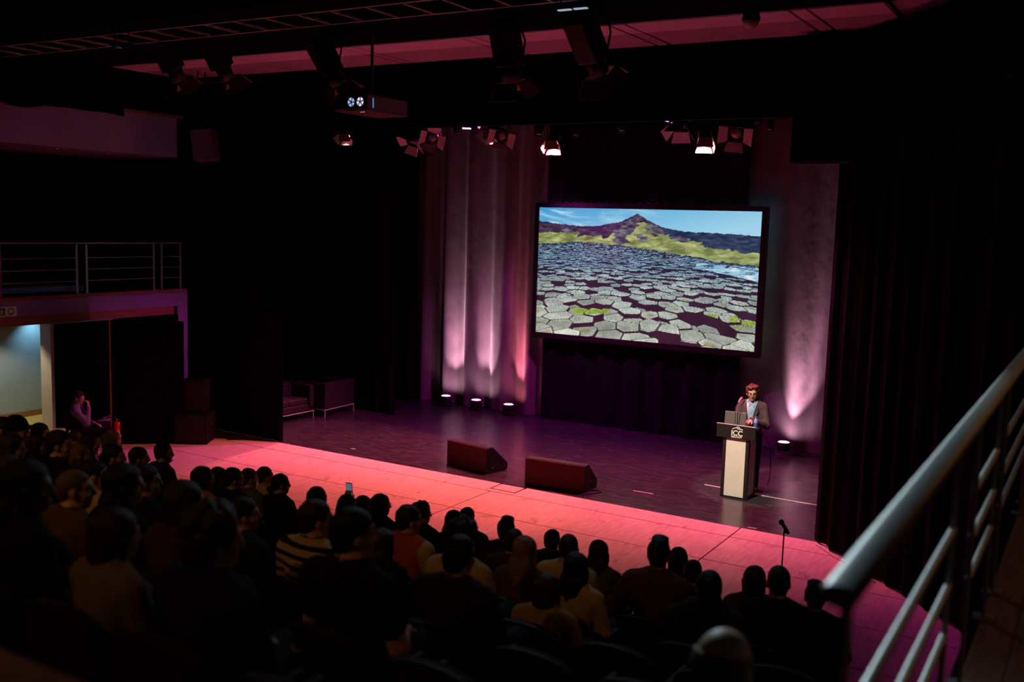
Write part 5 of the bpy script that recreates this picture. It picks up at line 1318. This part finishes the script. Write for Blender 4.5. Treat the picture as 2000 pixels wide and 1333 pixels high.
person(1, -1.81, 1.028, 'm_left', 'quiff', 'hair_black', 'long', 'c_black', 'skin_tan', 8, 'rightmost dark head, partly behind the steel handrail', 'the rightmost head')
person(2, -10.52, 1.051, 'm_right', 'short', 'hair_black', 'long', 'c_black', 'skin_light', -16, 'dark head with a cap-like fringe before the lit doorway', 'the head before the doorway')
person(2, -9.63, 1.045, 'f_right', 'long', 'hair_brown', 'long', 'c_plum', 'skin_light', -14, 'woman with long brown hair right of the pink face', 'the long brown hair at left')
person(1, -10.43, 1.071, 'm_right', 'curly', 'hair_grey', 'long', 'c_charcoal', 'skin_light', -20, 'person with fluffy light hair in profile below the fire extinguisher', 'the fluffy-haired person')
person(2, -8.8, 1.017, 'm_right', 'short', 'hair_black', 'long', 'c_black', 'skin_tan', -10, 'dark head with a bright pink cheek edge left of the headset wearer', 'the pink-cheeked viewer')
person(2, -7.38, 1.01, 'm_right', 'short', 'hair_black', 'long', 'c_black', 'skin_tan', 0, 'big dark head third along the pink floor', 'the third head along the floor')
person(2, -6.27, 0.998, 'm_phone', 'short', 'hair_black', 'long', 'c_black', 'skin_tan', 0, 'person holding up a lit phone at the pink floor edge', 'the person with the phone', extra='phone')
person(2, -5.9, 0.988, 'f0', 'bob', 'hair_black', 'long', 'c_black', 'skin_tan', 4, 'rounded dark head between the phone holder and small bob', 'the rounded dark head')
person(2, -4.09, 0.997, 'm0', 'crop', 'hair_brown', 'long', 'c_plum', 'skin_light', 6, 'short brown head close behind the man with the quiff', 'the short brown head')
person(2, -3.58, 1.038, 'm_left', 'crop', 'hair_brown', 'long', 'c_cream', 'skin_light', 6, 'round-headed man with pale cream shoulder', 'the man with the cream shoulder')
person(2, -2.8, 1.129, 'm_arm', 'quiff', 'hair_black', 'long', 'c_brown', 'skin_tan', 8, 'tall broad man in a brown jacket towering at right', 'the tall broad man')
person(2, -1.87, 1.109, 'm_left', 'crop', 'hair_black', 'long', 'c_black', 'skin_tan', 10, 'big round short-haired head below the microphone stand', 'the head below the microphone stand')
person(3, -9.79, 1.059, 'm_right', 'short', 'hair_brown', 'long', 'c_black', 'skin_light', -20, 'profile face at the far left edge below the corridor', 'the far left profile')
person(3, -9.23, 0.975, 'f_right', 'bob', 'hair_brown', 'long', 'c_charcoal', 'skin_light', -14, 'brown-haired profile behind the large short-haired man at left', 'the brown-haired profile')
person(3, -8.54, 0.972, 'f_right', 'bob', 'hair_blond', 'long', 'c_plum', 'skin_light', -12, 'blondish head right of the large short-haired man at left', 'the blondish head')
person(3, -8.03, 1.021, 'm_right', 'short', 'hair_black', 'hood', 'c_black', 'skin_light', -14, 'dark head in front of the fluffy light hair', 'the dark head before the fluffy hair')
person(3, -6.81, 1.001, 'f_right', 'bob', 'hair_black', 'tee', 'c_tan', 'skin_light', 2, 'dark glossy bob with a pale bare shoulder, first along the pink floor', 'the glossy bob')
person(3, -4.52, 1.034, 'm_right', 'short', 'hair_brown', 'vest', 'c_red', 'skin_light', 0, 'man in a red waistcoat over a pale shirt', 'the man in the red waistcoat', extra='sleeves')
person(3, -3.47, 0.995, 'f0', 'long', 'hair_blond', 'long', 'c_brown', 'skin_light', 4, 'woman with long blond hair down her back', 'the blond woman')
person(3, -3.05, 0.963, 'f0', 'long', 'hair_black', 'long', 'c_cream', 'skin_light', 4, 'very long black hair falling over a cream top', 'the very long black hair')
person(3, -2.08, 1.018, 'm_left', 'short', 'hair_black', 'hood', 'c_charcoal', 'skin_tan', 10, 'dark hooded viewer with a silver necklace glint', 'the hooded viewer at right')
person(4, -8.16, 1.103, 'm_right', 'short', 'hair_black', 'long', 'c_black', 'skin_light', -24, 'viewer in a dark peaked cap before the yellow corridor floor', 'the viewer in the peaked cap', cap='c_black')
person(4, -7.56, 1.071, 'm_right', 'short', 'hair_brown', 'long', 'c_black', 'skin_light', -14, 'large short-haired man in profile at left, cheek lit violet', 'the large man in profile')
person(4, -4.07, 0.9, 'f0', 'long', 'hair_brown', 'long', 'c_black', 'skin_light', 2, 'long brown hair low behind the man in red', 'the low long brown hair')
person(4, -3.43, 1.041, 'f0', 'curly', 'hair_black', 'long', 'c_cream', 'skin_tan', 4, 'bushy dark-haired person with pale sleeve in mid audience', 'the bushy-haired person')
person(4, -2.79, 0.86, 'f0', 'bob', 'hair_brown', 'long', 'c_tan', 'skin_light', 6, 'brown-haired person low in the seats with a pale arm', 'the low brown-haired person')
person(5, -6.82, 1.021, 'f_right', 'bob', 'hair_brown', 'long', 'c_black', 'skin_light', -14, 'brown head at the left edge under the peaked cap', 'the brown head at the left edge')
person(5, -5.87, 0.973, 'm_right', 'crop', 'hair_black', 'long', 'c_cream', 'skin_light', -8, 'round dark cropped head above a pale cream collar', 'the cream-collared viewer')
person(5, -5.35, 1.01, 'm_right', 'short', 'hair_black', 'long', 'c_black', 'skin_tan', -8, 'dark head right of the long-haired woman at left', 'the dark head at left')
person(5, -4.45, 0.953, 'm_right', 'short', 'hair_black', 'long', 'c_navy', 'skin_light', -4, 'dark-haired man with a lit ear left of the striped top', 'the man left of the striped top')
person(5, -3.86, 1.02, 'm_right', 'short', 'hair_brown', 'long', 'c_striped', 'skin_light', -2, 'man in a black and cream striped top', 'the man in the striped top')
person(5, -2.85, 1.002, 'm0', 'short', 'hair_black', 'long', 'c_charcoal', 'skin_tan', 2, 'broad-shouldered man with a big dark head in the centre foreground', 'the broad man in the centre')
person(6, -5.44, 0.955, 'm_right', 'short', 'hair_brown', 'long', 'c_plum', 'skin_light', -16, 'face lit orange red at the left edge of the seats', 'the red-lit face')
person(6, -4.81, 0.958, 'm_right', 'crop', 'stubble', 'long', 'c_brown', 'skin_light', -10, 'shaven-headed man with a lit ear at left', 'the shaven-headed man')
person(6, -4.4, 1.039, 'f_right', 'long', 'hair_black', 'long', 'c_black', 'skin_light', -8, 'woman with long black hair behind the shaven-headed man', 'the long black hair at left')
person(6, -3.93, 1.023, 'f_right', 'bob', 'hair_brown', 'long', 'c_plum', 'skin_light', -2, 'wide brown head left of the first pink-floor heads', 'the wide brown head')
person(6, -2.83, 1.062, 'm_right', 'short', 'hair_black', 'tee', 'c_black', 'skin_light', 0, 'big dark-haired man right of the striped top', 'the man right of the striped top')
person(7, -3.86, 1.022, 'f_right', 'long', 'hair_black', 'long', 'c_black', 'skin_light', -12, 'large long-haired woman in the near left foreground', 'the near left woman')
person(7, -3.29, 0.933, 'f_crossed', 'bob', 'hair_brown', 'long', 'c_sand', 'skin_light', -6, 'person in a pale top in the near left foreground', 'the person in the pale top')
person(7, -2.74, 1.008, 'm_right', 'curly', 'hair_brown', 'long', 'c_navy', 'skin_light', -2, 'large fuzzy-haired head in the left foreground', 'the large fuzzy head')
person(7, -0.8, 1.019, 'm_chin', 'ring', 'stubble', 'long', 'c_black', 'skin_light', 16, 'nearest blurred viewer at lower right with a light-rimmed head', 'the nearest blurred viewer')
# ---- extras carried by members of the audience
def find(lbl):
    for o in bpy.data.objects:
        if o.get('label') == lbl: return o
PH = find('person holding up a lit phone at the pink floor edge')
ph = thing('phone', 'lit phone held up by an audience member', 'phone', (0, 0, 0))
MB().box((0, 0, 0.07), (0.072, 0.009, 0.145), ch=0.003).build('case', 'mic_black', ph)
MB().box((0, -0.005, 0.07), (0.064, 0.002, 0.132)).build('display', 'phone_screen', ph)
bpy.context.view_layer.update()
ph.location = PH.matrix_world @ Vector((.155, .245, 1.10)); ph.rotation_euler = (0.15, 0, 0.1)
# pale shirt sleeves under the red waistcoat
KR = find('man in a red waistcoat over a pale shirt')
S_ = seated(yaw=-32, pitch=-2)
me = sdf_mesh('shirt', S_['upper'] + S_['fore'] + S_['torso'] + S_['trap'], .0135, [('e', (0, -.055, 1.035), (.066, .075, .065), None, 0), ('plane', (0, 0, -1), -.47)], inflate=.009)
obj_from('shirt', me, 'c_cream', KR)
# headset of the viewer at the left end of the floor
HS = find('dark head with headset against the left end of the pink floor'); Mh = VAR['m_right']['Mh']
m_ = MB(); m_.tube([(.088, .0, -.01), (.086, -.01, .06), (.05, -.015, .125), (0, -.015, .142), (-.05, -.015, .125), (-.086, -.01, .06), (-.088, 0, -.01)], .007, 6); m_.cyl((.078, 0, -.01), (.10, 0, -.01), .028, n=12); m_.cyl((-.078, 0, -.01), (-.10, 0, -.01), .028, n=12)
m_.tube([(.095, .01, -.03), (.085, .07, -.06), (.05, .105, -.07)], .004, 6)
o = m_.build('headset', 'mic_black', HS); o.matrix_local = Mh
for lb, var in (('person with curly hair and glasses in profile before the pink floor', 'm_right'), ('person with long straight dark hair and glinting glasses', 'f_right')):
    P_ = find(lb); g = MB(); sc_ = .98 if var[0] == 'm' else .93
    for s in (-1, 1):
        g.lathe([(.021, 0), (.024, 0), (.024, .003), (.021, .003)], c=(s * .031, .103, .006), rot=rotm(math.pi / 2), n=16); g.tube([(s * .054, .10, .008), (s * .078, .04, .008), (s * .084, -.01, .002)], .0022, 5)
    g.tube([(-.008, .105, .009), (.008, .105, .009)], .002, 5)
    o = g.build('glasses', 'steel', P_); o.matrix_local = VAR[var]['Mh'] @ Matrix.Scale(sc_, 4)

# ---- empty seats in view in the foreground
emp = [(7, -4.45, 'empty dark theatre seat left of the near left woman'), (7, -2.15, 'empty dark seat right of the large fuzzy head'), (7, -1.5, 'empty dark seat left of the nearest blurred viewer'), (6, -2.2, 'empty dark seat two places right of the striped top'), (6, -1.6, 'empty dark seat in front of the nearest blurred viewer'), (6, -3.38, 'empty dark seat right of the wide brown head'),
       (8, -3.1, 'empty rear-row seat behind the person in the pale top'), (8, -2.55, 'empty rear-row seat at the bottom edge of the picture, left'), (8, -2.0, 'empty rear-row seat at the bottom edge of the picture, middle'), (8, -1.45, 'empty rear-row seat at the bottom edge of the picture, right'), (5, -2.25, 'empty dark seat with a bluish edge right of the broad man'), (5, -1.65, 'empty dark seat below the leaning brown bob'), (4, -2.2, 'empty dark seat right of the low brown-haired person'), (4, -1.6, 'empty dark seat at the right end of its row'), (3, -1.5, 'empty dark seat right of the hooded viewer')]
for k, x, lb in emp: seat(x, ROWY(k), ROWZ(k), lb)
# wooden ledge on the low barrier behind the last row
t = thing('barrier', 'low dark barrier with orange lit wooden ledge behind the rear seats', 'barrier', (-5.9, 1.10, ROWZ(9)))
MB().box((0, 0, 0.40), (10.6, 0.06, 0.80), ch=0.004).build('panel', 'black_paint', t)
MB().box((0, 0, 0.822), (10.6, 0.10, 0.035), ch=0.008).build('ledge', 'wood_trim', t)
# folded paper near the aisle at right
t = thing('folded_paper', 'small pale folded paper lying at the right end of the seats', 'paper', (-1.45, 7.05 - .9, .87 + .43))
p_ = MB(); p_.add([(-.09, 0, 0), (0, .02, .05), (0, .16, .06), (-.09, .14, .0), (.09, .0, .015), (.09, .13, .02)], [(0, 1, 2, 3), (1, 4, 5, 2)]); p_.build('sheet', 'paper', t)

# ================================================================== THE SPEAKER at the lectern
def speaker():
    root = thing('person', 'standing man in dark blazer, blue shirt and glasses speaking at the lectern', 'person', (-4.945, 16.22, 0.003), math.radians(184))
    Mh = Matrix.Translation((0, .055, 1.655)) @ Euler((math.radians(-11), math.radians(3), math.radians(12))).to_matrix().to_4x4()
    torso = [('e', (0, 0, .98), (.155, .115, .12), None, .05), ('e', (0, .01, 1.14), (.148, .108, .16), None, .05), ('e', (0, .0, 1.33), (.172, .115, .17), None, .06), ('c', (-.145, -.005, 1.428), (.145, -.005, 1.428), .058, .058, .05)]
    trap = [('c', (-.10, -.005, 1.465), (0, .0, 1.51), .042, .046, .04), ('c', (.10, -.005, 1.465), (0, .0, 1.51), .042, .046, .04)]
    neck = [('c', (0, .0, 1.48), tuple(Mh @ Vector((0, -.025, -.06))), .056, .053, .03)]
    sh = [(-.182, -.005, 1.412), (.182, -.005, 1.412)]; elb = [(-.262, .08, 1.145), (.250, .09, 1.155)]; wri = [(-.085, .355, 1.245), (.165, .36, 1.245)]
    hd = [(.45, 1, -.05), (-.25, 1, -.05)]; hn = [(-.35, .05, 1), (.3, .05, 1)]
    upper = [('c', sh[i], elb[i], .056, .046, .03) for i in (0, 1)]; fore = [('c', elb[i], wri[i], .046, .030, .02) for i in (0, 1)]
    hands = finger_prims(wri[0], hd[0], hn[0], 1.0, .9, left=True) + finger_prims(wri[1], hd[1], hn[1], 1.0, .45)
    legs = []; shin = []; feet = []
    for s in (-1, 1):
        legs += [('c', (s * .09, .0, .94), (s * .105, .02, .52), .088, .062, .04)]; shin += [('c', (s * .105, .02, .52), (s * .11, -.02, .10), .060, .042, .02)]
        feet += [('c', (s * .11, -.035, .06), (s * .11, -.03, .045), .04, .04, .02), ('c', (s * .11, -.02, .042), (s * .135, .14, .034), .040, .032, .02)]
    body = torso + trap + neck + head_prims(Mh, s=1.1) + upper + fore + hands + legs + shin + feet
    obj_from('body', sdf_mesh('body', body, .0075), 'skin_light', root)
    ncut = ('e', (0, .03, 1.555), (.066, .075, .075), None, 0)
    obj_from('shirt', sdf_mesh('shirt', torso + trap, .009, [ncut, ('plane', (0, 0, -1), -.97), ('fn', lambda X, Y, Z: np.abs(X) + 0 * Y + 0 * Z - .13)], inflate=.012), 'c_sky', root)
    for s in (-1, 1):
        cb = MB(); cb.add([(s * .012, .098, 1.478), (s * .058, .075, 1.528), (s * .075, .060, 1.50), (s * .040, .118, 1.425)], [(0, 1, 2, 3)]); cb.add([(s * .058, .075, 1.528), (s * .070, .0, 1.548), (s * .082, .0, 1.515), (s * .075, .060, 1.50)], [(0, 1, 2, 3)])
        o = cb.build('shirt_collar', 'c_sky', root)
        md = o.modifiers.new('solid', 'SOLIDIFY'); md.thickness = .005
    vcut = ('fn', lambda X, Y, Z: np.minimum(np.minimum((0.008 + np.clip(Z - 1.12, 0, 1) * .21) - np.abs(X), Y - .02), Z - 1.12 + 0 * X))
    wr = [('e', tuple(np.array(w) + .012 * np.array(Vector(h_).normalized())), (.042, .042, .042), None, 0) for w, h_ in zip(wri, hd)]
    obj_from('blazer', sdf_mesh('blazer', torso + trap + upper + fore + [('e', (0, .0, .90), (.165, .118, .10), None, .05), ('c', (-.165, -.005, 1.432), (.165, -.005, 1.432), .042, .042, .03)], .009, [ncut, vcut, ('plane', (0, 0, -1), -.80)] + wr, inflate=.020, noise=(.007, 15, 6)), 'c_blazer', root)
    for s in (-1, 1):
        lb = MB(); lb.add([(s * .010, .148, 1.125), (s * .060, .150, 1.30), (s * .085, .112, 1.47), (s * .125, .108, 1.43), (s * .128, .130, 1.36), (s * .075, .152, 1.24)], [(0, 1, 2, 3, 4, 5)])
        o = lb.build('lapel', 'c_blazer', root); md = o.modifiers.new('solid', 'SOLIDIFY'); md.thickness = .007
    obj_from('cuff', sdf_mesh('cuff', [('c', tuple(np.array(wri[0]) - .03 * np.array(Vector(hd[0]).normalized())), wri[0], .032, .031, 0)], .008, inflate=.004), 'c_sky', root)
    for z in (1.105, 1.0): MB().ball((0.0, .152, z), (.010, .004, .010), 8, 6).build('button', 'mic_black', root)
    obj_from('trousers', sdf_mesh('trousers', torso[:1] + legs + shin, .010, [('plane', (0, 0, -1), -.07), ('plane', (0, 0, 1), 1.02)], inflate=.014, noise=(.006, 14, 8)), 'c_trouser', root)
    obj_from('shoes', sdf_mesh('shoes', feet, .009, [('plane', (0, 0, 1), .10)], inflate=.007), 'shoe_brown', root)
    Mh = Mh @ Matrix.Scale(1.1, 4)
    o = obj_from('hair', hair_mesh('wavy'), 'hair_wavy_brown', root); o.matrix_local = Mh @ Matrix.Translation((0, -.004, .002)) @ Matrix.Diagonal((.93, .96, .94, 1))
    for s in (-1, 1):
        e = MB().ball((s * .031, .0815, .006), (.0115, .009, .0055), 12, 8).build('eye', 'eye_white', root); e.matrix_local = Mh
        p = MB().ball((0, .0068, -.001), (.0058, .003, .005), 10, 6).build('iris', 'eye_dark', e, (s * .031, .0825, .006))
        bw = MB().tube([(s * .014, .098, .030), (s * .03, .101, .036), (s * .048, .090, .032)], [.003, .0042, .002], 6).build('eyebrow', 'hair_brown', root); bw.matrix_local = Mh
    lp = MB().tube([(-.022, .090, -.053), (-.008, .097, -.051), (.008, .097, -.051), (.022, .090, -.053)], [.002, .0045, .0045, .002], 6).build('lips', 'lip', root); lp.matrix_local = Mh
    g = MB()
    for s in (-1, 1):
        g.lathe([(.0215, 0), (.0245, 0), (.0245, .003), (.0215, .003)], c=(s * .032, .108, .004), rot=rotm(math.pi / 2), n=18); g.tube([(s * .056, .104, .008), (s * .079, .04, .008), (s * .085, -.012, .0)], .0022, 5)
    g.tube([(-.008, .110, .008), (.008, .110, .008)], .002, 5)
    o = g.build('glasses', 'glasses', root); o.matrix_local = Mh
speaker()

# ================================================================== crew member seated by the left doors
def operator():
    root = thing('person', 'crew member in white sleeves and dark waistcoat, hand on chin, by the doors', 'person', (-15.16, 10.88, 0.0), math.radians(-42))
    V = VAR['m_chin']; S = seated(yaw=-22, pitch=-10, pose='chin')
    obj_from('body', V['body'], 'skin_light', root); obj_from('shirt', V['long'], 'c_dimwhite', root); obj_from('trousers', V['trousers'], 'c_black', root); obj_from('shoes', V['shoes'], 'shoe_black', root)
    me = sdf_mesh('waistcoat', S['torso'][:3], .0135, [('plane', (0, 0, -1), -.47), ('plane', (0, 0, 1), .86)], inflate=.022); obj_from('waistcoat', me, 'c_black', root)
    st = MB()
    for s in (-1, 1): st.tube([(s * .08, .045, .80), (s * .09, .03, .93), (s * .09, -.06, 1.01), (s * .07, -.17, .95), (s * .05, -.20, .80)], .014, 6)
    st.build('strap', 'c_black', root)
    o = obj_from('hair', HAIR['short'], 'hair_brown', root); o.matrix_local = V['Mh']
    for s in (-1, 1):
        e = MB().ball((s * .031, .079, .008), (.012, .010, .009), 10, 6).build('eye', 'eye_white', root); e.matrix_local = V['Mh']
    c = thing('chair', 'plain dark chair under the crew member by the doors', 'chair', (-15.16, 10.88, 0.0), math.radians(-42))
    MB().box((0, .02, .42), (.44, .44, .04), ch=.01).build('seat', 'seat_fabric', c)
    MB().box((0, -.235, .70), (.42, .03, .34), rotm(.1), ch=.01).build('backrest', 'seat_fabric', c)
    for sx_ in (-1, 1):
        for sy_ in (-1, 1): MB().cyl((sx_ * .20, .02 + sy_ * .20, 0), (sx_ * .19, .02 + sy_ * .19, .41), .012, n=8).build('leg', 'black_metal', c)
        MB().cyl((sx_ * .19, -.19, .41), (sx_ * .19, -.235, .80), .012, n=8).build('back_post', 'black_metal', c)
operator()
